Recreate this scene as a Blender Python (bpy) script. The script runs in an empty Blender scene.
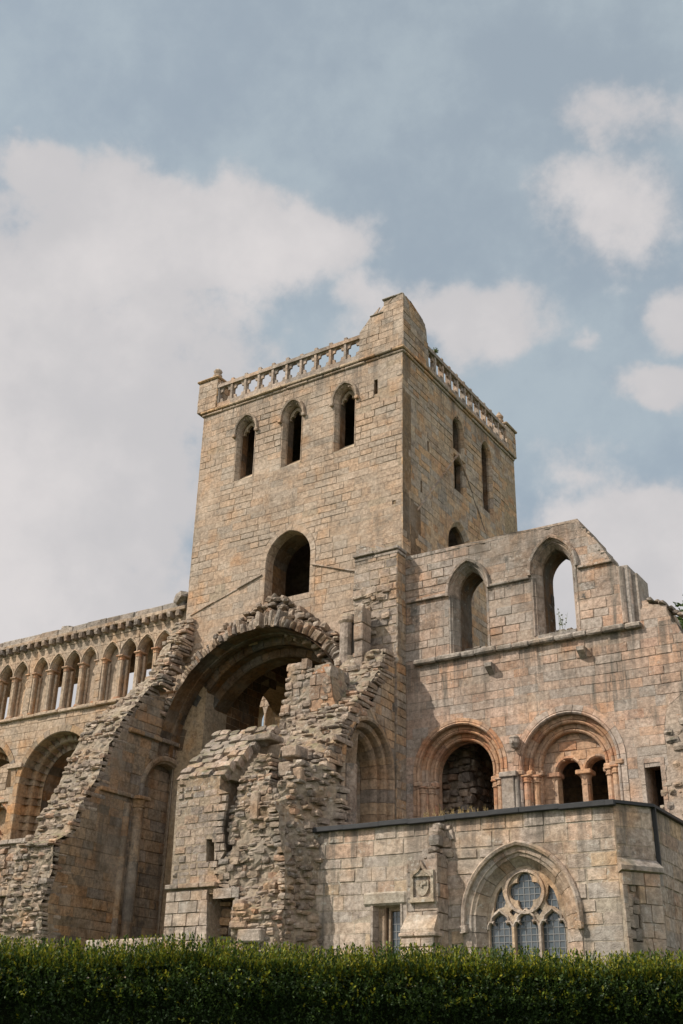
import bpy, bmesh, math, random
from mathutils import Vector, Matrix, noise as mnoise
from mathutils.geometry import delaunay_2d_cdt
R = random.Random(7)
sc = bpy.context.scene
COL = sc.collection
rad = math.radians

# ------------------------------------------------------------------ camera
F_PX, PITCH, ROLL, YAW = 1099.4, rad(26.28), rad(1.445), rad(33.17)
CAM = Vector((0, 0, 1.65))
fw0 = Vector((-math.sin(YAW), math.cos(YAW), 0)); rt0 = Vector((math.cos(YAW), math.sin(YAW), 0)); zz = Vector((0, 0, 1))
FW = fw0*math.cos(PITCH) + zz*math.sin(PITCH); up1 = zz*math.cos(PITCH) - fw0*math.sin(PITCH)
RT = rt0*math.cos(ROLL) + up1*math.sin(ROLL); UP = up1*math.cos(ROLL) - rt0*math.sin(ROLL)
cd = bpy.data.cameras.new('camera'); cam = bpy.data.objects.new('camera', cd); COL.objects.link(cam)
cd.sensor_fit = 'VERTICAL'; cd.sensor_height = 36; cd.lens = 36*F_PX/1024; cd.clip_end = 5000; cd.clip_start = .1
cam.matrix_world = Matrix(((RT.x, UP.x, -FW.x, CAM.x), (RT.y, UP.y, -FW.y, CAM.y), (RT.z, UP.z, -FW.z, CAM.z), (0, 0, 0, 1)))
sc.camera = cam
def ray(px, py): return RT*(px-341.5) - UP*(py-512) + FW*F_PX
def onY(px, py, Y):                       # survey of the south-facing walls: (x, z)
    d = ray(px, py); p = CAM + d*(Y/d.y); return (p.x, p.z)
def onX(px, py, X):                       # survey of the east-facing walls: (y, z)
    d = ray(px, py); p = CAM + d*(X/d.x); return (p.y, p.z)
def SY(Y, *pp): return [onY(a, b, Y) for a, b in pp]
def SX(X, *pp): return [onX(a, b, X) for a, b in pp]

# ------------------------------------------------------------------ mesh builder
class MB:
    def __init__(s): s.v = []; s.f = []; s.c = []
    def add(s, vs, fs, col):
        n = len(s.v); s.v.extend(vs); s.c.extend([col]*len(vs)); s.f.extend([tuple(i+n for i in f) for f in fs])
def mat_slot(me, m): me.materials.append(m)
def obj(name, mb, m, parent=None, smooth=False):
    me = bpy.data.meshes.new(name); me.from_pydata([tuple(p) for p in mb.v], [], mb.f)
    at = me.attributes.new('tint', 'FLOAT_COLOR', 'POINT')
    buf = []
    for c in mb.c: buf.extend((c[0], c[1], c[2], 1.0))
    at.data.foreach_set('color', buf)
    if smooth: me.polygons.foreach_set('use_smooth', [True]*len(me.polygons))
    me.materials.append(m); me.update()
    o = bpy.data.objects.new(name, me); COL.objects.link(o)
    if parent:
        o.parent = parent
        r = parent
        while r.parent: r = r.parent
        o.matrix_parent_inverse = Matrix.Translation(-r.location) if parent is r else Matrix.Identity(4)
        if parent is not r: o.matrix_parent_inverse = parent_world(parent).inverted()
    return o
def parent_world(o):
    if o.parent is None: return Matrix.Translation(o.location)
    return parent_world(o.parent) @ o.matrix_parent_inverse @ Matrix.Translation(o.location)
def thing(name, label, cat, loc, group=None):
    o = bpy.data.objects.new(name, None); COL.objects.link(o); o.location = loc; o.empty_display_size = .5
    o['label'] = label; o['category'] = cat
    if group: o['group'] = group
    return o
def tag(o, label, cat, group=None, kind=None):
    if label: o['label'] = label
    if cat: o['category'] = cat
    if group: o['group'] = group
    if kind: o['kind'] = kind
    return o

class Fr:
    def __init__(s, o, U, N): s.o = Vector(o); s.U = Vector(U).normalized(); s.N = Vector(N).normalized()
    def p(s, u, z, d=0): return s.o + s.U*u + zz*z + s.N*d
def FS(Y): return Fr((0, Y, 0), (1, 0, 0), (0, -1, 0))      # south-facing, u = x
def FN(Y): return Fr((0, Y, 0), (1, 0, 0), (0, 1, 0))
def FE(X): return Fr((X, 0, 0), (0, 1, 0), (1, 0, 0))       # east-facing, u = y
def FW_(X): return Fr((X, 0, 0), (0, 1, 0), (-1, 0, 0))

# ------------------------------------------------------------------ stone colours (one tint per stone)
PAL = dict(
 tower=[((.47,.365,.275),6),((.49,.36,.255),4),((.44,.365,.29),4),((.50,.345,.23),2),((.40,.33,.26),1),((.50,.40,.31),2)],
 choir=[((.48,.365,.285),5),((.51,.365,.275),3),((.44,.37,.31),3),((.52,.34,.235),2),((.48,.325,.24),1),((.41,.345,.29),1)],
 choirtop=[((.42,.34,.28),5),((.45,.345,.27),3),((.38,.33,.285),4),((.45,.31,.22),1)],
 chapel=[((.49,.405,.325),5),((.46,.39,.325),4),((.52,.42,.325),3),((.42,.365,.31),3),((.50,.365,.27),1.5),((.52,.395,.265),1)],
 ruin=[((.44,.355,.285),5),((.38,.315,.255),4),((.46,.365,.28),3),((.33,.28,.235),3),((.45,.325,.23),2)],
 rubble=[((.42,.335,.26),5),((.36,.29,.23),4),((.45,.345,.25),4),((.29,.245,.205),3),((.42,.285,.20),1.5),((.48,.40,.32),2)],
 inner=[((.38,.275,.18),5),((.42,.295,.18),4),((.33,.26,.185),4),((.44,.275,.15),2),((.29,.24,.19),2)],  # brown stone, darkened so enclosed faces look shaded
 east=[((.46,.345,.23),5),((.42,.345,.265),4),((.50,.335,.195),4),((.37,.31,.245),3),((.47,.30,.175),2)],
 arch=[((.52,.325,.20),5),((.55,.355,.225),3),((.46,.32,.225),3),((.50,.27,.155),3)],
 nave=[((.50,.385,.275),5),((.52,.395,.275),4),((.46,.37,.28),3),((.49,.35,.235),2)],
 soffit=[((.155,.10,.058),5),((.185,.112,.058),4),((.13,.092,.06),4),((.20,.11,.05),2),((.10,.08,.06),2)],  # shade inside arches and openings put into the stone colour
 grey=[((.36,.315,.27),3),((.41,.355,.30),3)],
)
def pick(pal, lo=.90, hi=1.10):
    P = PAL[pal]; t = R.random()*sum(w for _, w in P)
    for c, w in P:
        t -= w
        if t <= 0: break
    k = R.uniform(lo, hi); h = R.uniform(-.012, .012)
    m = (.46, .36, .265) if pal in ('tower', 'nave') else None
    if m: c = tuple(a*.6+b*.4 for a, b in zip(c, m))
    k *= {'east': .97, 'chapel': .93, 'choir': .90, 'choirtop': .92}.get(pal, .87)
    return (c[0]*k+h, c[1]*k*.985, c[2]*k*1.0-h*.6)
MORT = (.34, .27, .20); MD = -.012; CORE = (.32, .26, .195)

# ------------------------------------------------------------------ 2-D helpers
def spans(P, z):
    xs = []; n = len(P)
    for i in range(n):
        (u0, z0), (u1, z1) = P[i], P[(i+1) % n]
        if (z0 <= z) != (z1 <= z): xs.append(u0+(u1-u0)*(z-z0)/(z1-z0))
    xs.sort(); return [(xs[i], xs[i+1]) for i in range(0, len(xs)-1, 2)]
def crossings(polys, z):
    out = spans(polys[0], z)
    for H in polys[1:]:
        for a, b in spans(H, z):
            nxt = []
            for c, d in out:
                if b <= c or a >= d: nxt.append((c, d)); continue
                if a > c: nxt.append((c, a))
                if b < d: nxt.append((b, d))
            out = nxt
    return [p for p in out if p[1]-p[0] > .02]
def inside(P, u, z):
    c = False; n = len(P)
    for i in range(n):
        (u0, z0), (u1, z1) = P[i], P[(i+1) % n]
        if (z0 <= z) != (z1 <= z) and u < u0+(u1-u0)*(z-z0)/(z1-z0): c = not c
    return c
def rect(u0, z0, u1, z1): return [(u0, z0), (u1, z0), (u1, z1), (u0, z1)]
def arc(cu, cz, r, a0, a1, n):
    return [(cu+r*math.cos(rad(a0+(a1-a0)*i/n)), cz+r*math.sin(rad(a0+(a1-a0)*i/n))) for i in range(n+1)]
def p_round(c, r, z0, zs, off=0, n=18):
    return [(c-r-off, z0)] + arc(c, zs, r+off, 180, 0, n) + [(c+r+off, z0)]
def p_point(c, h, RR, z0, zs, off=0, n=9):
    h, RR = h+off, RR+off
    a = math.degrees(math.acos(-(RR-h)/RR))          # apex angle measured on the left arc
    cl = c-h+RR; cr = c+h-RR
    L = [(cl+RR*math.cos(t), zs+RR*math.sin(t)) for t in [math.pi-(math.pi-rad(a))*0 - (math.pi - math.acos((c-cl)/RR))*i/n for i in range(n+1)]]
    Rr = [(2*c-x, z) for x, z in reversed(L)][1:]
    return [(c-h, z0)] + L + Rr + [(c+h, z0)]
def p_rect(u0, z0, u1, z1): return [(u0, z0), (u0, z1), (u1, z1), (u1, z0)]
def lobes(c, cz, r0, r1, n=4, ph=0, m=40):
    return [(c+(r0+r1*math.cos(n*(t+ph)))*math.cos(t), cz+(r0+r1*math.cos(n*(t+ph)))*math.sin(t)) for t in [2*math.pi*i/m for i in range(m)]]
def clean(path):
    o = [path[0]]
    for q in path[1:]:
        if abs(q[0]-o[-1][0])+abs(q[1]-o[-1][1]) > 1e-5: o.append(q)
    return o
def resample(path, step, jit=.25):
    path = clean(path)
    L = [0]
    for a, b in zip(path, path[1:]): L.append(L[-1]+math.hypot(b[0]-a[0], b[1]-a[1]))
    n = max(1, round(L[-1]/step)); cuts = [0]+[L[-1]*(i+R.uniform(-jit, jit))/n for i in range(1, n)]+[L[-1]]
    def at(s):
        for i in range(len(L)-1):
            if s <= L[i+1]+1e-9:
                t = (s-L[i])/(L[i+1]-L[i]); return (path[i][0]+(path[i+1][0]-path[i][0])*t, path[i][1]+(path[i+1][1]-path[i][1])*t)
        return path[-1]
    out = []
    for s0, s1 in zip(cuts, cuts[1:]):
        out.append([at(s0)]+[path[i] for i in range(len(L)) if s0+1e-4 < L[i] < s1-1e-4]+[at(s1)])
    return out
def normals(path):
    ns = []
    for i, p in enumerate(path):
        t1 = None; t2 = None
        if i > 0: t1 = (p[0]-path[i-1][0], p[1]-path[i-1][1])
        if i < len(path)-1: t2 = (path[i+1][0]-p[0], path[i+1][1]-p[1])
        t1 = t1 or t2; t2 = t2 or t1
        def nn(t): l = math.hypot(*t) or 1; return (-t[1]/l, t[0]/l)
        a, b = nn(t1), nn(t2); s = (a[0]+b[0], a[1]+b[1]); l = math.hypot(*s) or 1; s = (s[0]/l, s[1]/l)
        k = 1/max(.55, s[0]*a[0]+s[1]*a[1]); ns.append((s[0]*k, s[1]*k))
    return ns
def offset(path, w):
    path = clean(path); N = normals(path); return [(p[0]+n[0]*w, p[1]+n[1]*w) for p, n in zip(path, N)]

# ------------------------------------------------------------------ solids
def solid(mb, fr, outer, holes, d0, d1, col=MORT, side=None, front=True):
    """plate with holes between depths d0 (front) and d1 (back)"""
    V = []; E = []
    for P in [outer]+holes:
        n = len(V); V += [Vector(p) for p in P]; E += [(n+i, n+(i+1) % len(P)) for i in range(len(P))]
    vs, es, fs, *_ = delaunay_2d_cdt(V, E, [], 0, 1e-5)
    keep = []
    for f in fs:
        cu = sum(vs[i].x for i in f)/len(f); cz = sum(vs[i].y for i in f)/len(f)
        if inside(outer, cu, cz) and not any(inside(h, cu, cz) for h in holes): keep.append(tuple(f))
    if front: mb.add([fr.p(v.x, v.y, d0) for v in vs], keep, col)
    mb.add([fr.p(v.x, v.y, d1) for v in vs], keep, col)
    for P in [outer]+holes:
        n = len(P); mb.add([fr.p(u, z, d0) for u, z in P]+[fr.p(u, z, d1) for u, z in P], [(i, (i+1) % n, n+(i+1) % n, n+i) for i in range(n)], side or col)
def solid_r(mb, fr, outer, items, plain_, d1, dep, col=MORT, side=None):
    """wall core whose openings are splayed: wide at the face, narrow behind"""
    solid(mb, fr, outer, [offset(p, w) for p, w in items]+plain_, MD, -dep, col, side)
    solid(mb, fr, outer, [p for p, w in items]+plain_, -dep-.003, d1, side or col, side)
def block(mb, fr, q, d, depth, bev, col, jit=.004, base=0):
    """one dressed stone: quad q of (u,z), front at depth d, bevelled edges"""
    q = [(u+R.uniform(-.006, .006), z+.035*mnoise.noise(Vector((u*.45, z*.6, 4.2)))+.012*mnoise.noise(Vector((u*2.1, z*1.3, 1.2)))) for u, z in q]
    cu = sum(p[0] for p in q)/4; cz = sum(p[1] for p in q)/4
    w = max(abs(q[1][0]-q[0][0]), .02); h = max(abs(q[2][1]-q[1][1]), .02)
    ku = 1-2*min(bev/w, .3); kz = 1-2*min(bev/h, .3)
    k = min(1.4, max(.10, .46+1.4*mnoise.noise(Vector((cu*.55, cz*.8, 7.7)))+R.uniform(-.3, .3))); d = base+MD+.002+(d-MD)*k; ku = 1-(1-ku)*k; kz = 1-(1-kz)*k
    vs = [fr.p(u, z, d-depth) for u, z in q]+[fr.p(cu+(u-cu)*ku+R.uniform(-jit, jit), cz+(z-cz)*kz+R.uniform(-jit, jit), d+R.uniform(-jit, jit)) for u, z in q]
    mb.add(vs, [(4, 5, 6, 7), (0, 1, 5, 4), (1, 2, 6, 5), (2, 3, 7, 6), (3, 0, 4, 7)], col)
def courses(z0, z1, ch):
    zs = [z0]
    while zs[-1] < z1-.04: zs.append(min(z1, zs[-1]+R.uniform(*ch)))
    if len(zs) > 2 and zs[-1]-zs[-2] < .1: zs.pop(-2)
    return zs
def ashlar(mb, fr, outer, holes, pal, ch=(.24, .36), sl=(.35, .9), gap=.009, bev=.014, prot=.012, depth=.04, miss=0, base=0, lo=.90, hi=1.09, z0=None, z1=None):
    zs = courses(z0 if z0 is not None else min(p[1] for p in outer), z1 if z1 is not None else max(p[1] for p in outer), ch)
    polys = [outer]+holes
    for za, zb in zip(zs, zs[1:]):
        g = gap*R.uniform(.5, 1.25)
        A = crossings(polys, za+.012); B = crossings(polys, zb-.012)
        if len(A) != len(B): A = B = crossings(polys, (za+zb)/2)
        big = R.uniform(.75, 1.3)
        for (a0, b0), (a1, b1) in zip(A, B):
            lo_, hi_ = min(a0, a1), max(b0, b1)
            cuts = [lo_]; x = lo_+R.uniform(*sl)*big*R.uniform(.4, 1)
            while x < hi_-.16: cuts.append(x); x += R.uniform(*sl)*big
            cuts.append(hi_)
            for ul, ur in zip(cuts, cuts[1:]):
                q = [(max(ul, a0)+g/2, za+g/2), (min(ur, b0)-g/2, za+g/2), (min(ur, b1)-g/2, zb-g/2), (max(ul, a1)+g/2, zb-g/2)]
                if ul == lo_: q[0] = (a0+g/2, q[0][1]); q[3] = (a1+g/2, q[3][1])
                if ur == hi_: q[1] = (b0-g/2, q[1][1]); q[2] = (b1-g/2, q[2][1])
                if q[1][0]-q[0][0] < .02 and q[2][0]-q[3][0] < .02: continue
                if q[1][0] < q[0][0]: m = (q[0][0]+q[1][0])/2; q[0] = (m-.005, q[0][1]); q[1] = (m+.005, q[1][1])
                if q[2][0] < q[3][0]: m = (q[2][0]+q[3][0])/2; q[3] = (m-.005, q[3][1]); q[2] = (m+.005, q[2][1])
                d = R.uniform(-.2, 1)*prot
                if R.random() < miss: d -= R.uniform(.02, .06)
                block(mb, fr, q, d, depth, bev*R.uniform(.6, 1.4), pick(pal, lo, hi), .004, base)
def sweep(mb, fr, path, prof, step, pal, gap=.012, jit=.25, lo=.86, hi=1.13, dj=.006):
    """stones laid along a path, each with the moulding profile [(r outward, d)]"""
    full = clean(path); NF = normals(full); key = {(round(p[0], 5), round(p[1], 5)): n for p, n in zip(full, NF)}
    for blk in resample(full, step, jit):
        if len(blk) < 2: continue
        N = normals(blk)
        N = [key.get((round(p[0], 5), round(p[1], 5)), n) for p, n in zip(blk, N)]
        b = list(blk)
        for e, k in ((0, 1), (-1, -2)):
            l = math.hypot(b[k][0]-b[e][0], b[k][1]-b[e][1]) or 1
            t = min(.3, gap/2/l); b[e] = (b[e][0]+(b[k][0]-b[e][0])*t, b[e][1]+(b[k][1]-b[e][1])*t)
        dd = R.uniform(-dj, dj); m = len(prof); vs = []
        for p, n in zip(b, N):
            for r, d in prof: vs.append(fr.p(p[0]+n[0]*(r-.008), p[1]+n[1]*(r-.008), d+dd))
        fs = []
        for i in range(len(b)-1):
            for j in range(m-1): fs.append((i*m+j, i*m+j+1, (i+1)*m+j+1, (i+1)*m+j))
        if m > 2: fs.append(tuple(range(m))); fs.append(tuple((len(b)-1)*m+j for j in range(m)))
        mb.add(vs, fs, pick(pal, lo, hi))
def reveal(mb, fr, path, d0, d1, pal, step=.34, dl=.55):
    """dressed stones lining the inside of an opening"""
    for blk in resample(path, step, .15):
        d = d0; ds = [d0]
        while d-dl*1.4 > d1: d -= R.uniform(.6, 1.3)*dl; ds.append(d)
        ds.append(d1)
        N = normals(blk)
        for a, b in zip(ds, ds[1:]):
            r = -R.uniform(.010, .024); c = pick(pal); g = .006
            vs = []
            for p, n in zip(blk, N): vs += [fr.p(p[0]+n[0]*r, p[1]+n[1]*r, a-g), fr.p(p[0]+n[0]*r, p[1]+n[1]*r, b+g)]
            mb.add(vs, [(2*i, 2*i+1, 2*i+3, 2*i+2) for i in range(len(blk)-1)], c)
# a rough stone: 26-vertex rounded cube
_T = []; _TF = []; _ix = {}
for x in (-1, 0, 1):
    for y in (-1, 0, 1):
        for z in (-1, 0, 1):
            if (x, y, z) != (0, 0, 0): _ix[(x, y, z)] = len(_T); _T.append((x, y, z))
for ax in range(3):
    for s in (-1, 1):
        for a in (-1, 0):
            for b in (-1, 0):
                q = []
                for (i, j) in ((a, b), (a+1, b), (a+1, b+1), (a, b+1)):
                    t = [0, 0, 0]; t[ax] = s; t[(ax+1) % 3] = i; t[(ax+2) % 3] = j; q.append(_ix[tuple(t)])
                _TF.append(tuple(q) if s > 0 else tuple(reversed(q)))
def rock(mb, c, ax, size, col, rot=.12, jit=.13, rnd=.14):
    """c centre, ax three axes, size half extents"""
    M = Matrix((ax[0], ax[1], ax[2])).transposed()
    rm = Matrix.Rotation(R.uniform(-rot, rot), 3, 'X') @ Matrix.Rotation(R.uniform(-rot, rot), 3, 'Y') @ Matrix.Rotation(R.uniform(-rot, rot), 3, 'Z')
    vs = []
    c = Vector(c)
    for x, y, z in _T:
        l = (abs(x)**9+abs(y)**9+abs(z)**9)**(1/9)*(1-rnd)+math.sqrt(x*x+y*y+z*z)*rnd
        p = Vector((x/l*size[0]*(1+R.uniform(-jit, jit)), y/l*size[1]*(1+R.uniform(-jit, jit)), z/l*size[2]*(1+R.uniform(-jit, jit))))
        vs.append(c + M @ (rm @ p))
    mb.add(vs, _TF, col)
def rubble(mb, fr, outer, holes, pal, dfun=None, h=(.13, .3), l=(.2, .6), depth=.45, dj=.12, rot=.09, jit=.15, rnd=.14, miss=.03, lo=.75, hi=1.15):
    """broken courses of rough stones filling a region of a frame; dfun(u,z) = depth of the face"""
    zs = courses(min(p[1] for p in outer), max(p[1] for p in outer), h); polys = [outer]+holes
    for za, zb in zip(zs, zs[1:]):
        for a, b in crossings(polys, (za+zb)/2):
            x = a-R.uniform(0, .08)
            while x < b-.05:
                w = R.uniform(*l); w = min(w, b-x+.1)
                if R.random() > miss:
                    hh = (zb-za)*R.uniform(.62, 1.18); dd = depth*R.uniform(.7, 1.1)
                    u = x+w/2; z = (za+zb)/2+R.uniform(-.03, .03); d = (dfun(u, z) if dfun else 0)+R.uniform(-dj, dj)
                    rock(mb, fr.p(u, z, d-dd/2), (fr.U, zz, fr.N), (w/2*1.03, hh/2, dd/2), pick(pal, lo, hi), rot, jit, rnd)
                x += w
def lumpy(mb, fr, outer, dfun, cell=.13, amp=.07, col=None):
    """uneven rubble core: a heightfield over a region of a frame"""
    us = [p[0] for p in outer]; zs = [p[1] for p in outer]; nu = int((max(us)-min(us))/cell)+1; nz = int((max(zs)-min(zs))/cell)+1; vs = []; fs = []
    for j in range(nz+1):
        for i in range(nu+1):
            u = min(us)+i*cell; z = min(zs)+j*cell; d = dfun(u, z)+amp*mnoise.noise(Vector((u*3.3, z*4.5, 8)))+amp*.6*R.uniform(-1, 1)
            vs.append(fr.p(u+R.uniform(-.03, .03), z+R.uniform(-.03, .03), d))
            if i < nu and j < nz and inside(outer, u+cell/2, z+cell/2): k = j*(nu+1)+i; fs.append((k, k+1, k+nu+2, k+nu+1))
    mb.add(vs, fs, col or CORE)
def bx(mb, lo, hi, col):
    x0, y0, z0 = lo; x1, y1, z1 = hi
    mb.add([(x0, y0, z0), (x1, y0, z0), (x1, y1, z0), (x0, y1, z0), (x0, y0, z1), (x1, y0, z1), (x1, y1, z1), (x0, y1, z1)],
           [(0, 3, 2, 1), (4, 5, 6, 7), (0, 1, 5, 4), (1, 2, 6, 5), (2, 3, 7, 6), (3, 0, 4, 7)], col)
def bxb(mb, lo, hi, col, b=.015):
    """bevelled worn block"""
    c = [(lo[i]+hi[i])/2 for i in range(3)]; s = [(hi[i]-lo[i])/2 for i in range(3)]
    vs = []; ix = {}
    for ax in range(3):
        for sg in (-1, 1):
            for p in (-1, 1):
                for q in (-1, 1):
                    t = [0, 0, 0]; t[ax] = sg*s[ax]; a1, a2 = (ax+1) % 3, (ax+2) % 3
                    t[a1] = p*max(s[a1]-b, .001); t[a2] = q*max(s[a2]-b, .001)
                    ix[(ax, sg, p, q)] = len(vs); vs.append(tuple(c[i]+t[i]+R.uniform(-b, b)*.2 for i in range(3)))
    fs = []
    for ax in range(3):
        for sg in (-1, 1): fs.append((ix[ax, sg, -1, -1], ix[ax, sg, 1, -1], ix[ax, sg, 1, 1], ix[ax, sg, -1, 1]))
    for ax in range(3):
        a1, a2 = (ax+1) % 3, (ax+2) % 3
        for p in (-1, 1):
            for q in (-1, 1):          # edge parallel to ax, at a1=p, a2=q
                fs.append((ix[a1, p, q, -1], ix[a1, p, q, 1], ix[a2, q, 1, p], ix[a2, q, -1, p]))
    for x in (-1, 1):
        for y in (-1, 1):
            for z in (-1, 1): fs.append((ix[0, x, y, z], ix[1, y, z, x], ix[2, z, x, y]))
    mb.add(vs, fs, col)
def stones_row(mb, p0, U, N, length, h, proj, pal, sl=(.4, .9), back=.1, b=.02, dj=.015, zj=.006):
    """row of bevelled stones (string course, coping): p0 corner at lower front-left on wall face"""
    x = 0; U = Vector(U); N = Vector(N)
    while x < length-.02:
        w = min(R.uniform(*sl), length-x)
        if length-x-w < .15: w = length-x
        a = Vector(p0)+U*(x+.004)-N*back; e = Vector(p0)+U*(x+w-.004)+N*(proj+R.uniform(-dj, dj))+zz*(h+R.uniform(-zj, zj))
        lo = [min(a[i], e[i]) for i in range(3)]; hi = [max(a[i], e[i]) for i in range(3)]
        bxb(mb, lo, hi, pick(pal), b); x += w
def lathe(mb, c, prof, pal, seg=16, a0=0, a1=360, col=None):
    vs = []; m = len(prof); full = a1-a0 >= 360; n = seg if full else seg+1
    for i in range(n):
        t = rad(a0+(a1-a0)*i/seg)
        for r, z in prof: vs.append((c[0]+r*math.cos(t), c[1]+r*math.sin(t), c[2]+z))
    fs = []
    for i in range(seg):
        j = (i+1) % n
        for k in range(m-1): fs.append((i*m+k, j*m+k, j*m+k+1, i*m+k+1))
    mb.add(vs, fs, col or pick(pal))
def shaft(mb, c, r, z0, z1, pal, drum=.5, seg=14):
    z = z0
    while z < z1-.02:
        h = min(R.uniform(.8, 1.2)*drum, z1-z)
        if z1-z-h < .15: h = z1-z
        rr = r*R.uniform(.985, 1.01); lathe(mb, (c[0], c[1], 0), [(rr-.008, z), (rr, z+.012), (rr, z+h-.012), (rr-.008, z+h)], pal, seg); z += h
def capital(mb, c, r, z0, h, pal, w=1.75, seg=14):
    lathe(mb, (c[0], c[1], 0), [(r*.98, z0-.03), (r*1.2, z0-.015), (r*1.2, z0+.02), (r*1.02, z0+.03), (r*1.1, z0+h*.3), (r*w*.85, z0+h*.62), (r*w*.95, z0+h*.66)], pal, seg)
    s = r*w; bxb(mb, (c[0]-s, c[1]-s, z0+h*.66), (c[0]+s, c[1]+s, z0+h), pick(pal), .02)

# ------------------------------------------------------------------ materials
def nt(m): m.use_nodes = True; t = m.node_tree; t.nodes.clear(); return t
def N_(t, typ, **k):
    n = t.nodes.new(typ)
    for a, v in k.items():
        if a.startswith('i_'): n.inputs[int(a[2:]) if a[2:].isdigit() else a[2:]].default_value = v
        else: setattr(n, a, v)
    return n
def stone_mat(name, stain=.5, lichen=.35, crust=.5, bump=.03, streak=.5, moss=0.0, runs=()):
    m = bpy.data.materials.new(name); t = nt(m); L = t.links.new
    out = N_(t, 'ShaderNodeOutputMaterial'); b = N_(t, 'ShaderNodeBsdfPrincipled'); b.inputs['Roughness'].default_value = .93
    b.inputs['Specular IOR Level'].default_value = .15
    L(b.outputs[0], out.inputs[0])
    at = N_(t, 'ShaderNodeAttribute', attribute_name='tint'); geo = N_(t, 'ShaderNodeNewGeometry')
    def noise(scale, detail=4, rough=.6, mapping=None):
        n = N_(t, 'ShaderNodeTexNoise'); n.inputs['Scale'].default_value = scale; n.inputs['Detail'].default_value = detail; n.inputs['Roughness'].default_value = rough
        if mapping:
            mp = N_(t, 'ShaderNodeMapping'); mp.inputs['Scale'].default_value = mapping; L(geo.outputs['Position'], mp.inputs[0]); L(mp.outputs[0], n.inputs[0])
        else: L(geo.outputs['Position'], n.inputs[0])
        return n.outputs['Fac']
    def rng(src, a, b_, c=0, d=1):
        r = N_(t, 'ShaderNodeMapRange'); r.interpolation_type = 'SMOOTHSTEP'
        for i, v in enumerate((a, b_, c, d)): r.inputs[i+1].default_value = v
        L(src, r.inputs[0]); return r.outputs[0]
    def mix(fac, a, b_, typ='MIX'):
        x = N_(t, 'ShaderNodeMix', data_type='RGBA', blend_type=typ)
        if isinstance(fac, float): x.inputs[0].default_value = fac
        else: L(fac, x.inputs[0])
        for s, i in ((a, 6), (b_, 7)):
            if isinstance(s, tuple): x.inputs[i].default_value = (*s, 1)
            else: L(s, x.inputs[i])
        return x.outputs[2]
    def mul(a, b_):
        x = N_(t, 'ShaderNodeMath', operation='MULTIPLY'); L(a, x.inputs[0])
        if isinstance(b_, float): x.inputs[1].default_value = b_
        else: L(b_, x.inputs[1])
        return x.outputs[0]
    c = at.outputs['Color']
    g = noise(8, 7, .72); c = mix(.95, c, mix(rng(g, .28, .72), (.55, .53, .51), (1.36, 1.35, 1.34)), 'MULTIPLY')
    pale = noise(.62, 6, .62); c = mix(mul(rng(pale, .50, .66), .55), c, mix(.45, mix(1.0, c, (1.3, 1.3, 1.3), 'MULTIPLY'), (.52, .44, .36)))
    big = noise(.38, 6, .65); c = mix(mul(rng(big, .44, .66), stain), c, mix(.62, c, (.24, .215, .185)))
    mid = noise(1.25, 7, .68); c = mix(mul(rng(mid, .47, .66), stain), c, mix(1.0, c, (.58, .52, .46), 'MULTIPLY'))
    warm = noise(.9, 3, .5); c = mix(mul(rng(warm, .52, .72), .6), c, mix(1.0, c, (1.12, .88, .66), 'MULTIPLY'))
    st = noise(1.0, 6, .65, (1.9, 1.9, .14)); c = mix(mul(mul(rng(st, .52, .68), rng(noise(.5, 2, .5), .34, .52)), streak), c, (.135, .12, .10))
    if runs:
        sp = N_(t, 'ShaderNodeSeparateXYZ'); L(geo.outputs['Position'], sp.inputs[0]); sn_ = noise(1.0, 5, .7, (2.3, 2.3, .09))
        for zt_, ln in runs:
            up_ = N_(t, 'ShaderNodeMapRange'); L(sp.outputs[2], up_.inputs[0])
            for i, v in enumerate((zt_-ln, zt_, .0, 1.0)): up_.inputs[i+1].default_value = v
            lt = N_(t, 'ShaderNodeMath', operation='LESS_THAN'); L(sp.outputs[2], lt.inputs[0]); lt.inputs[1].default_value = zt_+.05
            c = mix(mul(mul(mul(up_.outputs[0], lt.outputs[0]), rng(sn_, .45, .63)), .85), c, (.125, .108, .09))
    cr = mul(rng(noise(1.9, 9, .74), .53, .64), rng(noise(.6, 3, .5), .38, .58)); c = mix(mul(cr, crust), c, (.105, .095, .082))
    li = mul(rng(noise(6.5, 5, .7), .57, .65), rng(noise(.8, 2, .5), .42, .62)); c = mix(mul(li, lichen), c, (.52, .49, .43))
    if moss:
        sx = N_(t, 'ShaderNodeSeparateXYZ'); L(geo.outputs['Normal'], sx.inputs[0])
        mo = mul(rng(noise(2.2, 5, .65), .45, .6), rng(sx.outputs[2], .35, .8)); c = mix(mul(mo, moss), c, (.12, .13, .05))
    L(c, b.inputs['Base Color'])
    bm = N_(t, 'ShaderNodeBump'); bm.inputs['Distance'].default_value = bump; bm.inputs['Strength'].default_value = .9
    h = N_(t, 'ShaderNodeMath', operation='ADD'); L(noise(7, 8, .72), h.inputs[0]); L(mul(noise(34, 4, .6), .5), h.inputs[1])
    L(h.outputs[0], bm.inputs['Height']); L(bm.outputs[0], b.inputs['Normal'])
    return m
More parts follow.
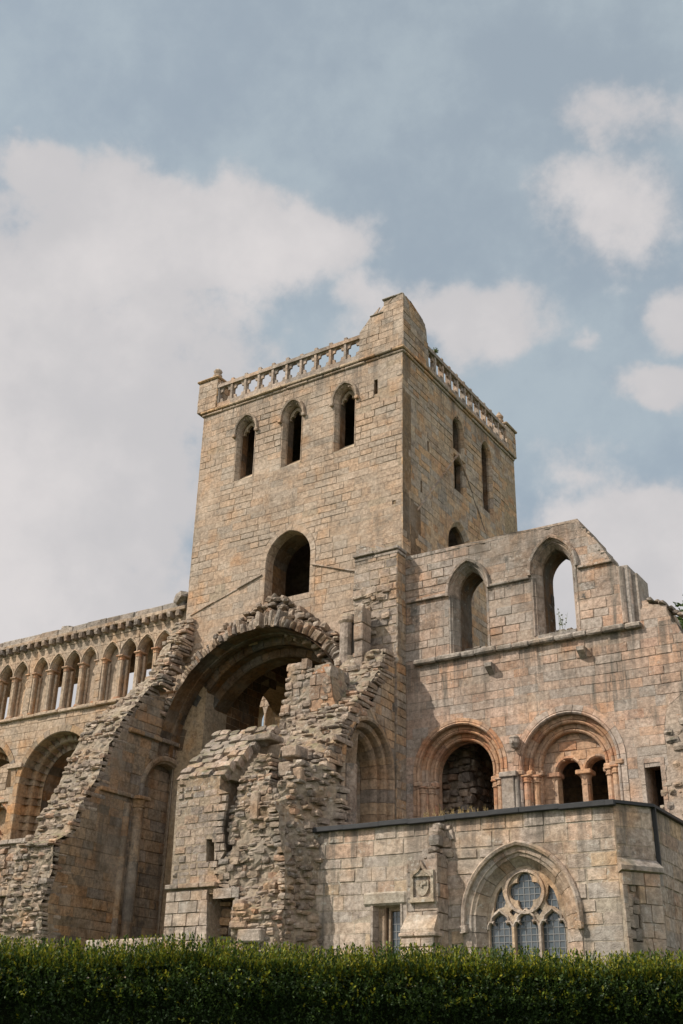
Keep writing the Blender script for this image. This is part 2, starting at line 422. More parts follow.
def plain(name, col, rough=.8, bump=0, spec=.3, metal=0):
    m = bpy.data.materials.new(name); t = nt(m); L = t.links.new
    out = N_(t, 'ShaderNodeOutputMaterial'); b = N_(t, 'ShaderNodeBsdfPrincipled'); L(b.outputs[0], out.inputs[0])
    b.inputs['Roughness'].default_value = rough; b.inputs['Specular IOR Level'].default_value = spec; b.inputs['Metallic'].default_value = metal
    n = N_(t, 'ShaderNodeTexNoise'); n.inputs['Scale'].default_value = 5; n.inputs['Detail'].default_value = 5
    g = N_(t, 'ShaderNodeNewGeometry'); L(g.outputs['Position'], n.inputs[0])
    r = N_(t, 'ShaderNodeMix', data_type='RGBA'); r.inputs[6].default_value = (*[x*.7 for x in col], 1); r.inputs[7].default_value = (*[x*1.3 for x in col], 1)
    L(n.outputs['Fac'], r.inputs[0]); L(r.outputs[2], b.inputs['Base Color'])
    if bump:
        bm = N_(t, 'ShaderNodeBump'); bm.inputs['Distance'].default_value = bump; L(n.outputs['Fac'], bm.inputs['Height']); L(bm.outputs[0], b.inputs['Normal'])
    return m
def leaf_mat(name, trans=.25, rough=.45):
    m = bpy.data.materials.new(name); t = nt(m); L = t.links.new
    out = N_(t, 'ShaderNodeOutputMaterial'); at = N_(t, 'ShaderNodeAttribute', attribute_name='tint')
    b = N_(t, 'ShaderNodeBsdfPrincipled'); b.inputs['Roughness'].default_value = rough; b.inputs['Specular IOR Level'].default_value = .25
    tr = N_(t, 'ShaderNodeBsdfTranslucent'); mx = N_(t, 'ShaderNodeMixShader'); mx.inputs[0].default_value = trans
    L(at.outputs['Color'], b.inputs['Base Color']); L(at.outputs['Color'], tr.inputs[0])
    L(b.outputs[0], mx.inputs[1]); L(tr.outputs[0], mx.inputs[2]); L(mx.outputs[0], out.inputs[0])
    return m
M_TOWER = stone_mat('tower_sandstone', .42, .2, .45, .035, .4, .3, [(25.6, 1.6)])
M_EAST = stone_mat('weathered_sandstone', .6, .2, .6, .035, .5, .2)
M_CHOIR = stone_mat('pink_sandstone', .6, .35, .5, .035, 1.0, .2, [(13.05, 2.6)])
M_TOP = stone_mat('grey_weathered_sandstone', .85, .5, 1.0, .04, 1.0, .4, [(15.2, 1.2), (17.0, 1.3)])
M_CHAPEL = stone_mat('pale_sandstone', .7, .65, .6, .04, .9, .2, [(7.0, 1.7)])
M_RUIN = stone_mat('lichened_rubble', .7, .6, .8, .06, .3, .5)
M_INNER = stone_mat('shade_toned_brown_stone', .75, .12, .75, .03, .7)  # stained brown stone, stains deepened to carry interior shade
M_ARCH = stone_mat('orange_sandstone', .3, .15, .3, .02, .3)
M_LEAD = plain('lead_flashing', (.03, .03, .032), .6, .01)
M_VOID = plain('void_shade', (.02, .016, .012), .95)  # near-black colour standing in for the darkness inside openings
M_LEAF = leaf_mat('hedge_leaf', .2, .5)
M_TREE = leaf_mat('tree_leaf', .3, .5)
M_TWIG = plain('twig_bark', (.06, .045, .03), .9, .01)
M_IRON = plain('old_iron', (.02, .02, .02), .6)
mg = bpy.data.materials.new('leaded_glass'); t = nt(mg); o_ = N_(t, 'ShaderNodeOutputMaterial'); b_ = N_(t, 'ShaderNodeBsdfPrincipled')
b_.inputs['Base Color'].default_value = (.06, .075, .085, 1); b_.inputs['Roughness'].default_value = .12; b_.inputs['Specular IOR Level'].default_value = .8
t.links.new(b_.outputs[0], o_.inputs[0]); M_GLASS = mg

# ================================================================== GROUND
GZ = 2.5
def ground_z(x, y):
    d = math.hypot(x, y); s = min(1, max(0, (d-8.5)/8)); s = s*s*(3-2*s); return GZ*s
mb = MB(); rs = [0, 2, 4, 6, 8, 9, 10, 11, 12, 13, 14, 15, 16.5, 18, 22, 30, 45, 70, 120, 250, 600, 1500, 3000]; n = 64; vs = [(0, 0, 0)]
for r in rs[1:]:
    for i in range(n): a = 2*math.pi*i/n; vs.append((r*math.cos(a), r*math.sin(a), ground_z(r, 0)))
fs = [(0, 1+i, 1+(i+1) % n) for i in range(n)]
for k in range(len(rs)-2):
    for i in range(n): fs.append((1+k*n+i, 1+(k+1)*n+i, 1+(k+1)*n+(i+1) % n, 1+k*n+(i+1) % n))
mb.add(vs, fs, (.06, .09, .03))
go = obj('ground', mb, plain('mown_grass', (.055, .085, .028), .95, .03), None, True); go['kind'] = 'structure'

# ================================================================== TOWER
TX0, TX1, TY0, TY1, TZ = -26.62, -17.05, 30.0, 40.0, 25.62
tower = thing('crossing_tower', 'tall square sandstone tower with quatrefoil parapet, broken corner turret and three slim belfry openings', 'tower', ((TX0+TX1)/2, 35, GZ))
fs_, fe_ = FS(TY0), FE(TX1)
ARC_C, ARC_Z = -22.5, 11.04
L_C = [-24.30, -22.02, -19.58]; LH, LR, L0, LS = .37, .56, 21.97, 24.2
def lanc(c, off=0): return p_point(c, LH, LR, L0, LS, off)
BIG = (-21.92, 1.0, 1.14, 16.36, 18.02)
south_holes = [lanc(c, .13) for c in L_C] + [p_point(*BIG, .24)] + [rect(-18.28, 23.95, -18.13, 24.6), rect(-17.48, 19.12, -17.34, 19.3)]
arch_hole = p_round(ARC_C, 4.05, 2.4, ARC_Z, 0, 30)
out_s = rect(TX0, GZ-.2, TX1, TZ)
w = MB(); ashlar(w, fs_, [(TX0, 12.6), (TX1, 12.6), (TX1, TZ), (TX0, TZ)], south_holes+[[p for p in arch_hole if p[1] > 12.3]], 'tower', (.22, .34), (.4, .95), .009, .014, .012, miss=.03)
inner_holes = [lanc(c) for c in L_C]+[p_point(*BIG)]+[rect(-18.28, 23.95, -18.13, 24.6), rect(-17.48, 19.12, -17.34, 19.3)]
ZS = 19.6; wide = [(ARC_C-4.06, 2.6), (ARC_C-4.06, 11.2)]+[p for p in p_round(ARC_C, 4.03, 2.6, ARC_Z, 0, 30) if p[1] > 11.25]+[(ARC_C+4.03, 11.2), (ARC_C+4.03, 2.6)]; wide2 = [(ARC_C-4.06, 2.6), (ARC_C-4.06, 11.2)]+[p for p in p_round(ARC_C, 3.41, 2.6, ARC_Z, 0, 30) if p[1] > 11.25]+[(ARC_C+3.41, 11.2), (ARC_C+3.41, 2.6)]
solid(w, fs_, rect(TX0, GZ-.2, TX1, ZS), [p_point(*BIG), rect(-17.48, 19.12, -17.34, 19.3), wide], MD, -.5, MORT, (.15, .10, .06)); solid(w, fs_, rect(TX0, GZ-.2, TX1, ZS), [p_point(*BIG), rect(-17.48, 19.12, -17.34, 19.3), wide2], -.56, -1.3, (.15, .10, .06), (.15, .10, .06))  # arch sides and rear plate coloured dark in place of shade
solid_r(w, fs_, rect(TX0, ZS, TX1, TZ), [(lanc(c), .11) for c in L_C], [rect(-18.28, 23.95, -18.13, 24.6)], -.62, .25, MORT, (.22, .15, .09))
# east wall
E_UP = p_point(34.52, .42, .66, 23.3, 24.3); E_RC = p_rect(34.12, 21.5, 35.02, 23.0); E_TL = p_point(37.12, .42, .64, 21.65, 24.45); E_LO = p_point(34.42, .85, 1.15, 17.0, 18.9); E_SL = p_rect(30.55, 17.2, 30.9, 18.15)
E_S1 = rect(31.9, 22.1, 32.03, 22.55); E_S2 = rect(31.33, 20.05, 31.45, 20.6)
eh = [offset(E_UP, .1), offset(E_RC, .1), offset(E_TL, .1), offset(E_LO, .22), E_SL, E_S1, E_S2]
out_e = rect(TY0, GZ-.2, TY1, TZ)
ashlar(w, fe_, [(TY0, 12.6), (TY1, 12.6), (TY1, TZ), (TY0, TZ)], eh, 'east', (.22, .34), (.4, .95), .009, .014, .012, miss=.05)
solid_r(w, fe_, rect(TY0+.04, GZ-.2, TY1-.04, TZ-.01), [(E_UP, .08), (E_RC, .08), (E_TL, .08), (E_LO, .19)], [E_SL, E_S1, E_S2, p_round(35, 3.6, 2.6, 11.0)], -.40, .19, (.40, .32, .235), (.28, .20, .125))
# north and west walls with their crossing arches
solid(w, FN(TY1), out_s, [p_round(-21.8, 3.7, 2.6, 11.2)], 0, -1.29, (.40, .32, .23), (.33, .25, .16))
solid(w, FW_(TX0), rect(TY0+.05, GZ-.2, TY1-.05, TZ-.02), [p_round(34.75, 1.5, 2.6, 13.4)], 0, -1.28, (.40, .32, .23), (.36, .26, .16))
ashlar(w, FW_(TX0), rect(TY0, 12, TY1, TZ), [p_round(34.75, 1.5, 2.6, 13.4)], 'tower', prot=.02)
solid(w, FN(TY1-.5), rect(TX0+.1, GZ, TX1-.1, 15.8), [], 0, -.3, (.34, .25, .16)); solid(w, FE(TX1-.5), rect(TY0+.1, GZ, TY1-.1, 15.8), [], 0, -.3, (.34, .25, .16))  # unseen infill added behind two arches to keep the crossing dark
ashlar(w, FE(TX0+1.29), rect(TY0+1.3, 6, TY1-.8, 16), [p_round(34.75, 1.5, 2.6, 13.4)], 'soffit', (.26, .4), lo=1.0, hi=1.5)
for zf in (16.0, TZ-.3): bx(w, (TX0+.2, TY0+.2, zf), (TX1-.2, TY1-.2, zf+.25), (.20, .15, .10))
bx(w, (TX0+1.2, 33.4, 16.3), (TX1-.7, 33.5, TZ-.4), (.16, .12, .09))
obj('wall', w, M_TOWER, tower)
# quoins read as part of the wall; openings
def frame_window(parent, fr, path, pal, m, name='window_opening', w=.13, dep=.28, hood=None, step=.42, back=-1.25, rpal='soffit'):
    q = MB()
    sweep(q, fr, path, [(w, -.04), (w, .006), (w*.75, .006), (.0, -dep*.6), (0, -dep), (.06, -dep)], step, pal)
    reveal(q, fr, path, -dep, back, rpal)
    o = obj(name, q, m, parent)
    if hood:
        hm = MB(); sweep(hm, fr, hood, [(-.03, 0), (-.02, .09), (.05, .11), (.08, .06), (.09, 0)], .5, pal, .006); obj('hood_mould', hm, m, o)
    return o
for c in L_C:
    P = lanc(c); hood = [p for p in p_point(c, LH, LR, LS-.12, LS, .16)]
    o = frame_window(tower, fs_, P, 'tower', M_TOWER, 'belfry_window', .13, .26, hood, .42, -.61)
    # label stops, sloping sill and cusped head
    for s in (-1, 1):
        q = MB(); p = fs_.p(c+s*(LH+.2), LS-.16, .06); rock(q, p, (Vector((1, 0, 0)), zz, Vector((0, 1, 0))), (.08, .07, .08), pick('tower')); obj('label_stop', q, M_TOWER, o)
    q = MB(); head = [p for p in p_point(c, LH+.05, LR+.05, LS-.02, LS)]
    tre = [(c-.28, LS-.02), (c-.30, LS+.06), (c-.24, LS+.15), (c-.13, LS+.12), (c-.15, LS+.22), (c-.09, LS+.31), (c, LS+.36), (c+.09, LS+.31), (c+.15, LS+.22), (c+.13, LS+.12), (c+.24, LS+.15), (c+.30, LS+.06), (c+.28, LS-.02)]
    solid(q, fs_, head+tre[::-1], [], -.29, -.40, (.44, .34, .24)); obj('cusped_head', q, M_TOWER, o)
    q = MB(); q.add([fs_.p(c-LH, L0, -.05), fs_.p(c+LH, L0, -.05), fs_.p(c+LH, L0+.5, -.6), fs_.p(c-LH, L0+.5, -.6), fs_.p(c-LH, L0, -.6), fs_.p(c+LH, L0, -.6)], [(0, 1, 2, 3), (1, 5, 2), (0, 3, 4)], (.46, .37, .27)); obj('sill', q, M_TOWER, o)
q = MB(); P = p_point(*BIG)
sweep(q, fs_, P, [(.24, -.04), (.24, .008), (.02, .008), (0, -.03), (0, -.45), (.08, -.45)], .34, 'tower')
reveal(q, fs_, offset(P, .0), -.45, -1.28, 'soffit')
o = obj('round_headed_opening', q, M_TOWER, tower)
frame_window(tower, fe_, E_UP, 'east', M_EAST, 'upper_lancet', .1, .2, None, .42, -.395)
frame_window(tower, fe_, E_RC, 'east', M_EAST, 'square_window', .1, .2, None, .42, -.395)
frame_window(tower, fe_, E_TL, 'east', M_EAST, 'tall_lancet', .1, .2, None, .42, -.395)
frame_window(tower, fe_, E_LO, 'east', M_EAST, 'pointed_doorway', .22, .2, None, .42, -.395)
# raking roof scars
def crease(fr, a, b, m, pal, proj=.07, w=.10):
    q = MB(); L = math.hypot(b[0]-a[0], b[1]-a[1]); n = max(2, int(L/.5))
    for i in range(n):
        t0, t1 = i/n+.004, (i+1)/n-.004; p = (a[0]+(b[0]-a[0])*t0, a[1]+(b[1]-a[1])*t0); r = (a[0]+(b[0]-a[0])*t1, a[1]+(b[1]-a[1])*t1); k = proj*R.uniform(.25, 1.2)
        q.add([fr.p(p[0], p[1]-w/2, -.02), fr.p(p[0], p[1]-w*.3, k), fr.p(p[0], p[1], k), fr.p(p[0], p[1]+w/2, -.02), fr.p(r[0], r[1]-w/2, -.02), fr.p(r[0], r[1]-w*.3, k), fr.p(r[0], r[1], k), fr.p(r[0], r[1]+w/2, -.02)],
              [(0, 1, 5, 4), (1, 2, 6, 5), (2, 3, 7, 6), (0, 3, 2, 1), (4, 5, 6, 7)], pick(pal))
    obj('roof_crease', q, m, tower)
crease(fs_, (-26.4, 16.6), (-23.05, 17.6), M_EAST, 'ruin')
crease(fs_, (-20.84, 17.55), (-18.9, 16.85), M_EAST, 'ruin'); 
crease(fe_, (34.45, 23.2), (31.05, 19.25), M_EAST, 'ruin', .06); crease(fe_, (34.45, 23.2), (37.1, 20.3), M_EAST, 'ruin', .06)
# cornice
q = MB()
stones_row(q, (TX0-.12, TY0, TZ-.02), (1, 0, 0), (0, -1, 0), TX1-TX0+.24, .13, .13, 'east', (.6, 1.1), .3, .03)
stones_row(q, (TX0-.06, TY0, TZ-.14), (1, 0, 0), (0, -1, 0), TX1-TX0+.12, .115, .06, 'tower', (.6, 1.1), .3, .03)
stones_row(q, (TX1, TY0+.14, TZ-.02), (0, 1, 0), (1, 0, 0), TY1-TY0-.1, .13, .13, 'east', (.6, 1.1), .3, .03)
stones_row(q, (TX1, TY0+.14, TZ-.14), (0, 1, 0), (1, 0, 0), TY1-TY0-.16, .115, .06, 'east', (.6, 1.1), .3, .03)
obj('cornice', q, M_EAST, tower)
# parapet
PB = TZ+.11
def qf(t):
    f = (t+math.pi/4) % (math.pi/2)-math.pi/4; return .175*math.cos(f)+math.sqrt(max(0, .146**2-(.175*math.sin(f))**2))
def parapet(fr, u0, u1, n, m, pal):
    root = None
    q = MB()
    for k in range(n):
        a = u0+(u1-u0)*k/n; b = u0+(u1-u0)*(k+1)/n
        g = MB(); solid(g, fr, rect(a+.002, PB, b-.002, PB+.22), [], .03, -.2, pick(pal)); 
        obj('parapet_rail', g, m, tower); g = MB()
        solid(g, fr, rect(a+.002, PB+.98, b-.002, PB+1.14), [], .05, -.22, pick(pal))
        solid(g, fr, [(a+.002, PB+1.14), (b-.002, PB+1.14), (b-.002, PB+1.17), ((a+b)/2+R.uniform(-.1, .1), PB+1.2), (a+.002, PB+1.17)], [], -.02, -.15, pick(pal))
        obj('parapet_coping', g, m, tower)
        p = MB(); c = (a+b)/2; w_ = (b-a)/2
        solid(p, fr, rect(a+.03, PB+.21, b-.03, PB+.99), [[(c+qf(t_)*math.cos(t_), PB+.60+qf(t_)*1.12*math.sin(t_)) for t_ in [2*math.pi*i/32 for i in range(32)]]], -.04, -.12, pick(pal)); obj('quatrefoil_panel', p, m, tower)
        p = MB(); bxp = fr.p(a, 0, 0)
        solid(p, fr, rect(a-.05, PB+.22, a+.05, PB+.98), [], .02, -.2, pick(pal)); solid(p, fr, rect(a-.07, PB+1.15, a+.07, PB+1.27+R.uniform(-.03, .05)), [], .0, -.16, pick(pal))
        obj('parapet_post', p, m, tower)
parapet(Fr((0, TY0-.02, 0), (1, 0, 0), (0, -1, 0)), -25.92, -18.92, 10, M_EAST, 'ruin')
parapet(Fr((TX1+.02, 0, 0), (0, 1, 0), (1, 0, 0)), 31.95, 39.08, 11, M_EAST, 'ruin')
for fr, u0, u1 in ((FN(TY1), -25.8, -18), (FW_(TX0), 31, 39)):
    g = MB(); solid(g, fr, rect(u0, PB, u1, PB+.25), [], .03, -.2, pick('east')); solid(g, fr, rect(u0, PB+.95, u1, PB+1.1), [], .03, -.2, pick('east'))
    x = u0
    while x < u1: solid(g, fr, rect(x, PB+.25, x+.28, PB+.95), [], .02, -.18, pick('east')); x += .66
    obj('far_parapet', g, M_EAST, tower)
# corner turrets
def hull(mb, pts, col):
    bm = bmesh.new()
    for p in pts: bm.verts.new(p)
    bmesh.ops.convex_hull(bm, input=bm.verts)
    vs = [v.co.copy() for v in bm.verts]; bm.verts.index_update(); mb.add(vs, [tuple(v.index for v in f.verts) for f in bm.faces], col); bm.free()
q = MB(); X0, X1, Y0, Y1 = -18.92, TX1+.1, TY0-.1, 31.95
prof_s = [(X0, PB), (X1, PB), (X1, 28.12), (-17.82, 28.06), (-17.84, 27.55), (-18.42, 27.52), (X0, 26.95)]
prof_e = [(Y0, PB), (Y1, PB), (31.74, 27.72), (31.2, 27.95), (Y0, 28.12)]
for prof, h in ((prof_s, 0),):
    hull(q, [(X0, y, PB) for y in (Y0+.03, Y1-.03)]+[(X0+.02, y, 26.92) for y in (Y0+.03, Y1-.03)]+[(-18.42, y, 27.48) for y in (Y0+.03, Y1-.15)]+[(X1-.03, y, PB) for y in (Y0+.03, Y1-.03)]+[(X1-.03, Y0+.03, 27.5), (X1-.03, 31.74, 27.5)], MORT)
    hull(q, [(-17.84, Y0+.03, 27.5), (X1-.03, Y0+.03, 27.5), (X1-.03, Y0+.03, 28.1), (-17.84, Y0+.03, 28.04), (-17.84, 31.74, 27.5), (X1-.03, 31.74, 27.5), (X1-.03, 31.7, 27.74), (-17.84, 31.7, 27.74), (-17.84, 31.15, 27.93), (X1-.03, 31.15, 27.93)], MORT)
ashlar(q, FS(Y0), prof_s, [], 'tower', (.26, .36), (.4, .8)); ashlar(q, FE(X1), prof_e, [], 'east', (.26, .36), (.4, .8), lo=.7, hi=1)
stones_row(q, (-17.9, Y0, 28.08), (1, 0, 0), (0, -1, 0), .92, .07, .03, 'grey', back=.6); stones_row(q, (-18.45, Y0, 27.5), (1, 0, 0), (0, -1, 0), .6, .06, .03, 'grey', back=1.2)
obj('broken_corner_turret', q, M_TOWER, tower)
def pinnacle(x0, y0, x1, y1, zt, fin):
    q = MB(); bx(q, (x0+.03, y0+.03, PB-.02), (x1-.03, y1-.03, zt), MORT)
    ashlar(q, FS(y0), rect(x0, PB, x1, zt), [], 'tower', (.26, .36), (.4, .7)); ashlar(q, FE(x1), rect(y0, PB, y1, zt), [], 'east', (.26, .36), (.4, .7)); ashlar(q, FW_(x0), rect(y0, PB, y1, zt), [], 'tower', (.26, .36), (.4, .7))
    o = obj('corner_pinnacle', q, M_TOWER, tower)
    q = MB(); bxb(q, (x0-.08, y0-.08, zt), (x1+.08, y1+.08, zt+.12), pick('east'), .04)
    hull(q, [(x0-.02, y0-.02, zt+.12), (x1+.02, y0-.02, zt+.12), (x1+.02, y1+.02, zt+.12), (x0-.02, y1+.02, zt+.12)]+[((x0+x1)/2+a*.2, (y0+y1)/2+b*.2, zt+.3) for a in (-1, 1) for b in (-1, 1)], pick('east')); obj('cap_stone', q, M_EAST, o)
    q = MB(); c = ((x0+x1)/2, (y0+y1)/2, zt+.28); lathe(q, c, [(.17, 0), (.15, .18), (.19, .22), (.2, .3), (.12, .36), (.17, .42), (.2, .5), (.14, .58), (.0, fin)], 'tower', 8); obj('finial', q, M_TOWER, o)
pinnacle(-26.95, TY0-.1, -25.95, 31.0, 27.2, .62)
pinnacle(-18.0, 39.1, TX1+.1, 40.1, 26.95, .8)
# crossing arch: stepped orders of the tall broken arch, projecting a metre south
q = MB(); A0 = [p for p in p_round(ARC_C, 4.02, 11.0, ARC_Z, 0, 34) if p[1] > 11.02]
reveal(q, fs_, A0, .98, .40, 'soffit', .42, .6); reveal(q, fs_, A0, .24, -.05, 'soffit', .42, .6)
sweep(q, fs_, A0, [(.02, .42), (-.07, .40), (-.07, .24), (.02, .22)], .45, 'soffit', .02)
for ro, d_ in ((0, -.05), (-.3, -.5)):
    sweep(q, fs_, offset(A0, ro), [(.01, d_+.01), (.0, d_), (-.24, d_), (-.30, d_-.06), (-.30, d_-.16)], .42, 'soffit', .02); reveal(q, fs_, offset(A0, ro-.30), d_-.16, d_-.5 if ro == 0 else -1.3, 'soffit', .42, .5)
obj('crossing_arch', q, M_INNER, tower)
# ragged voussoirs on its broken front
q = MB()
a = 14.0
while a < 168:
    da = R.uniform(1.3, 2.5); t = rad(a+da/2); rr = R.uniform(.26, .46)+(.35 if 75 < a < 100 else 0)*R.random()
    ax = (Vector((-math.sin(t), 0, math.cos(t))), Vector((math.cos(t), 0, math.sin(t))), Vector((0, 1, 0)))
    dep = R.uniform(.35, .5); c = Vector((ARC_C+math.cos(t)*(4.03+rr/2), 29.0+dep+R.uniform(-.1, .2), ARC_Z+math.sin(t)*(4.03+rr/2)))
    rock(q, c, ax, (rad(da)*4.3/2, rr/2, dep), pick('rubble', .8, 1.15), .06, .09, .1)
    a += da
top = SY(29.6, (186, 662), (205, 645), (225, 625), (245, 612), (262, 601), (276, 594), (294, 606), (314, 621), (336, 634), (345, 660), (330, 672), (318, 655), (300, 640), (268, 628), (240, 636), (214, 652), (196, 672))
rubble(q, FS(29.6), top, [], 'rubble', None, (.10, .22), (.14, .4), .6, .16, .3, .12, .15, .06, .8, 1.15)
top = SY(29.9, (262, 608), (276, 602), (300, 618), (330, 632), (350, 640), (350, 700), (326, 700), (326, 662), (312, 645), (292, 632))
rubble(q, FS(29.9), top, [], 'rubble', None, (.10, .22), (.14, .4), .5, .12, .2, .12, .15, .03, .8, 1.15)
obj('broken_arch_rubble', q, M_RUIN, tower)

# ================================================================== NAVE (south wall)
NY = 30.25; NX0 = -40.6
nave = thing('ruined_nave', 'long roofless wall left of the tower, pointed arcade above round arches, corbels under its top', 'ruin', (-33, NY+.7, GZ))
fn = FS(NY)
cl = []
for bay in range(4):
    b0 = -29.2-3.95*bay
    for k, dx in enumerate((-1.39, -.45, .45, 1.36)): cl.append((b0+dx, k in (1, 2)))
cl = [c for c in cl if c[0] > NX0+.6]
CH, CR, C0, CS = .37, .62, 13.92, 15.7
bigarch = [(-32.86, 2.0), (-37.42, 2.1), (-28.3, 2.0)]
out_n = [(NX0, GZ-.2), (TX0+.02, GZ-.2), (TX0+.02, 17.3), (NX0, 17.3)]
hs = [p_point(c, CH, CR, C0, CS, .1) for c, _ in cl]
ha = [p_round(c, r, 8.87, 10.95, 0, 26) for c, r in bigarch[:2]]
w = MB(); ashlar(w, fn, [(NX0, 6.0), (TX0, 6.0), (TX0, 17.0), (NX0, 17.0)], hs+[p_round(c, r+.28, 8.87, 10.95, 0, 26) for c, r in bigarch[:2]], 'nave', (.26, .38), (.35, .85), .009, .014, .012, miss=.06)
solid(w, fn, out_n, [p_point(c, CH, CR, C0, CS) for c, _ in cl]+ha, -.03, -.55, MORT, (.46, .33, .21))
# inner leaf of the wall: passage openings behind the open arches
lows = [p_rect(max(b0-2.3, NX0+.1), 13.95, b0+.35, 15.55) for b0 in (-29.2, -33.15, -37.1)]
solid(w, FS(NY+1.0), out_n, lows+[p_round(c, r-.5, 8.9, 10.95, 0, 26) for c, r in bigarch[:2]], 0, -.6, (.36, .26, .165), (.34, .25, .16))
bx(w, (NX0, NY+.5, 17.0), (TX0, NY+1.4, 17.25), (.3, .25, .2)); bx(w, (NX0, NY+.37, 13.4), (TX0, NY+1.02, 13.9), (.4, .32, .22))
obj('wall', w, M_TOWER, nave)
for c, op in cl:
    P = p_point(c, CH, CR, C0, CS); A = p_point(c, CH, CR, CS-.02, CS)
    q = MB(); sweep(q, fn, A, [(.115, -.05), (.12, .03), (.07, .035), (.05, -.02), (.02, -.04), (0, -.08), (-.02, -.12), (-.04, -.2), (-.04, -.3)], .4, 'nave', .006)
    reveal(q, fn, P, -.1, -.38, 'inner')
    if not op: solid(q, fn, p_point(c, CH+.02, CR+.02, C0-.01, CS), [], -.34, -.44, pick('nave'))
    o = obj('clerestory_arch', q, M_ARCH if not op else M_TOWER, nave)
    for s in (-1, 1):
        q = MB(); x = c+s*(CH+.04)
        shaft(q, (x, NY+.1), .075, C0+.08, CS-.16, 'nave', .6, 10); shaft(q, (x-s*.12, NY+.28), .055, C0+.08, CS-.16, 'nave', .6, 8); obj('shaft', q, M_ARCH, o)
        q = MB(); capital(q, (x, NY+.1), .08, CS-.17, .16, 'arch', 1.5, 10); bxb(q, (x-.13, NY-.04, CS-.05), (x+.13, NY+.42, CS+.02), pick('arch'), .02); obj('capital', q, M_ARCH, o)
        q = MB(); lathe(q, (x, NY+.1, C0), [(.13, 0), (.13, .03), (.1, .05), (.11, .07), (.08, .09)], 'arch', 10); obj('base', q, M_ARCH, o)
q = MB(); stones_row(q, (NX0, NY, 13.74), (1, 0, 0), (0, -1, 0), TX0-NX0, .14, .12, 'nave', (.5, 1.1), .3, .03, .03); obj('sill_string', q, M_TOWER, nave)
x = NX0+.2; 
while x < TX0-.3:
    q = MB(); k = R.uniform(.15, .19); p = fn.p(x, 16.86, .1)
    rock(q, p, (Vector((1, 0, 0)), zz, Vector((0, 1, 0))), (.10, .14, .2), pick('ruin', .6, .95), .08, .12, .2); obj('corbel', q, M_RUIN, nave); x += .43
q = MB(); stones_row(q, (NX0, NY, 16.97), (1, 0, 0), (0, -1, 0), TX0-NX0-.1, .15, .22, 'nave', (.5, 1.2), .5, .02); stones_row(q, (NX0, NY+.05, 17.12), (1, 0, 0), (0, -1, 0), TX0-NX0-.3, .28, .16, 'grey', (.6, 1.4), .9, .03, .02, .02)
obj('cornice', q, M_RUIN, nave)
q = MB(); rock(q, onY(66, 628, NY)[:1]+(NY+.2,)+onY(66, 628, NY)[1:], (Vector((1, 0, 0)), zz, Vector((0, 1, 0))), (.22, .11, .3), pick('grey')); rock(q, (-27.0, NY, 17.5), (Vector((1, 0, 0)), zz, Vector((0, 1, 0))), (.3, .16, .35), pick('grey'), .5); obj('loose_stone', q, M_RUIN, nave)
for c, r in bigarch[:2]:
    P = p_round(c, r, 8.88, 10.95, 0, 26); q = MB()
    sweep(q, fn, P, [(.28, -.05), (.28, .02), (.03, .02), (0, -.02), (0, -.5), (-.22, -.5), (-.26, -.56), (-.26, -.85), (-.5, -.85)], .36, 'inner')
    reveal(q, fn, offset(P, -.5), -.86, -1.6, 'soffit'); o = obj('arcade_arch', q, M_ARCH, nave)  # inner and soffit tints carry the jamb shade in their colour
q = MB()
for c in ((-35.2, .42),): stones_row(q, (c[0]-.42, NY, 11.72), (1, 0, 0), (0, -1, 0), .86, .2, .1, 'nave', back=.3)
obj('impost_band', q, M_TOWER, nave); q = MB()
stones_row(q, (NX0, NY, 8.72), (1, 0, 0), (0, -1, 0), 11, .17, .14, 'grey', back=.5); obj('sill_ledge', q, M_TOWER, nave)
q = MB(); rubble(q, FS(NY-.1), rect(-40, 5.0, -28, 8.7), [], 'rubble', None, (.18, .32), (.25, .6), .5, .1)
stones_row(q, (-40, NY-.25, 6.75), (1, 0, 0), (0, -1, 0), 12, .2, .12, 'nave', back=.5); obj('aisle_vault_scar', q, M_RUIN, nave)
# north wall of the nave, seen through the openings
nn = thing('sunlit_nave_ruin', 'far nave wall glimpsed through the arches, sunlit inside with arched openings', 'ruin', (-34, 40, GZ))
fnn = FS(39.6); w = MB(); NNC = (-29.5, -33.9, -38.3, -42.7, -47.1, -51.5)
hh = [p_point(c+.3, .42, .66, 13.9, 15.6) for c, op in cl]+[p_point(c, .42, .66, 13.9, 15.6) for c in (-46.2, -50.1, -54)]+[p_point(c, 1.5, 2.1, 5, 11.2, 0, 12) for c in NNC]
out2 = rect(-58, GZ-.2, TX0-.05, 17.2)
solid(w, fnn, out2, hh, -.03, -1.0, MORT, (.42, .31, .2)); ashlar(w, fnn, out2, hh, 'nave'); solid(w, FS(40.2), rect(-58, GZ, TX0-.1, 12.9), [], 0, -.3, (.42, .30, .2)); ashlar(w, FS(40.2), rect(-58, 6, TX0-.1, 12.9), [], 'nave'); obj('wall', w, M_TOWER, nn)
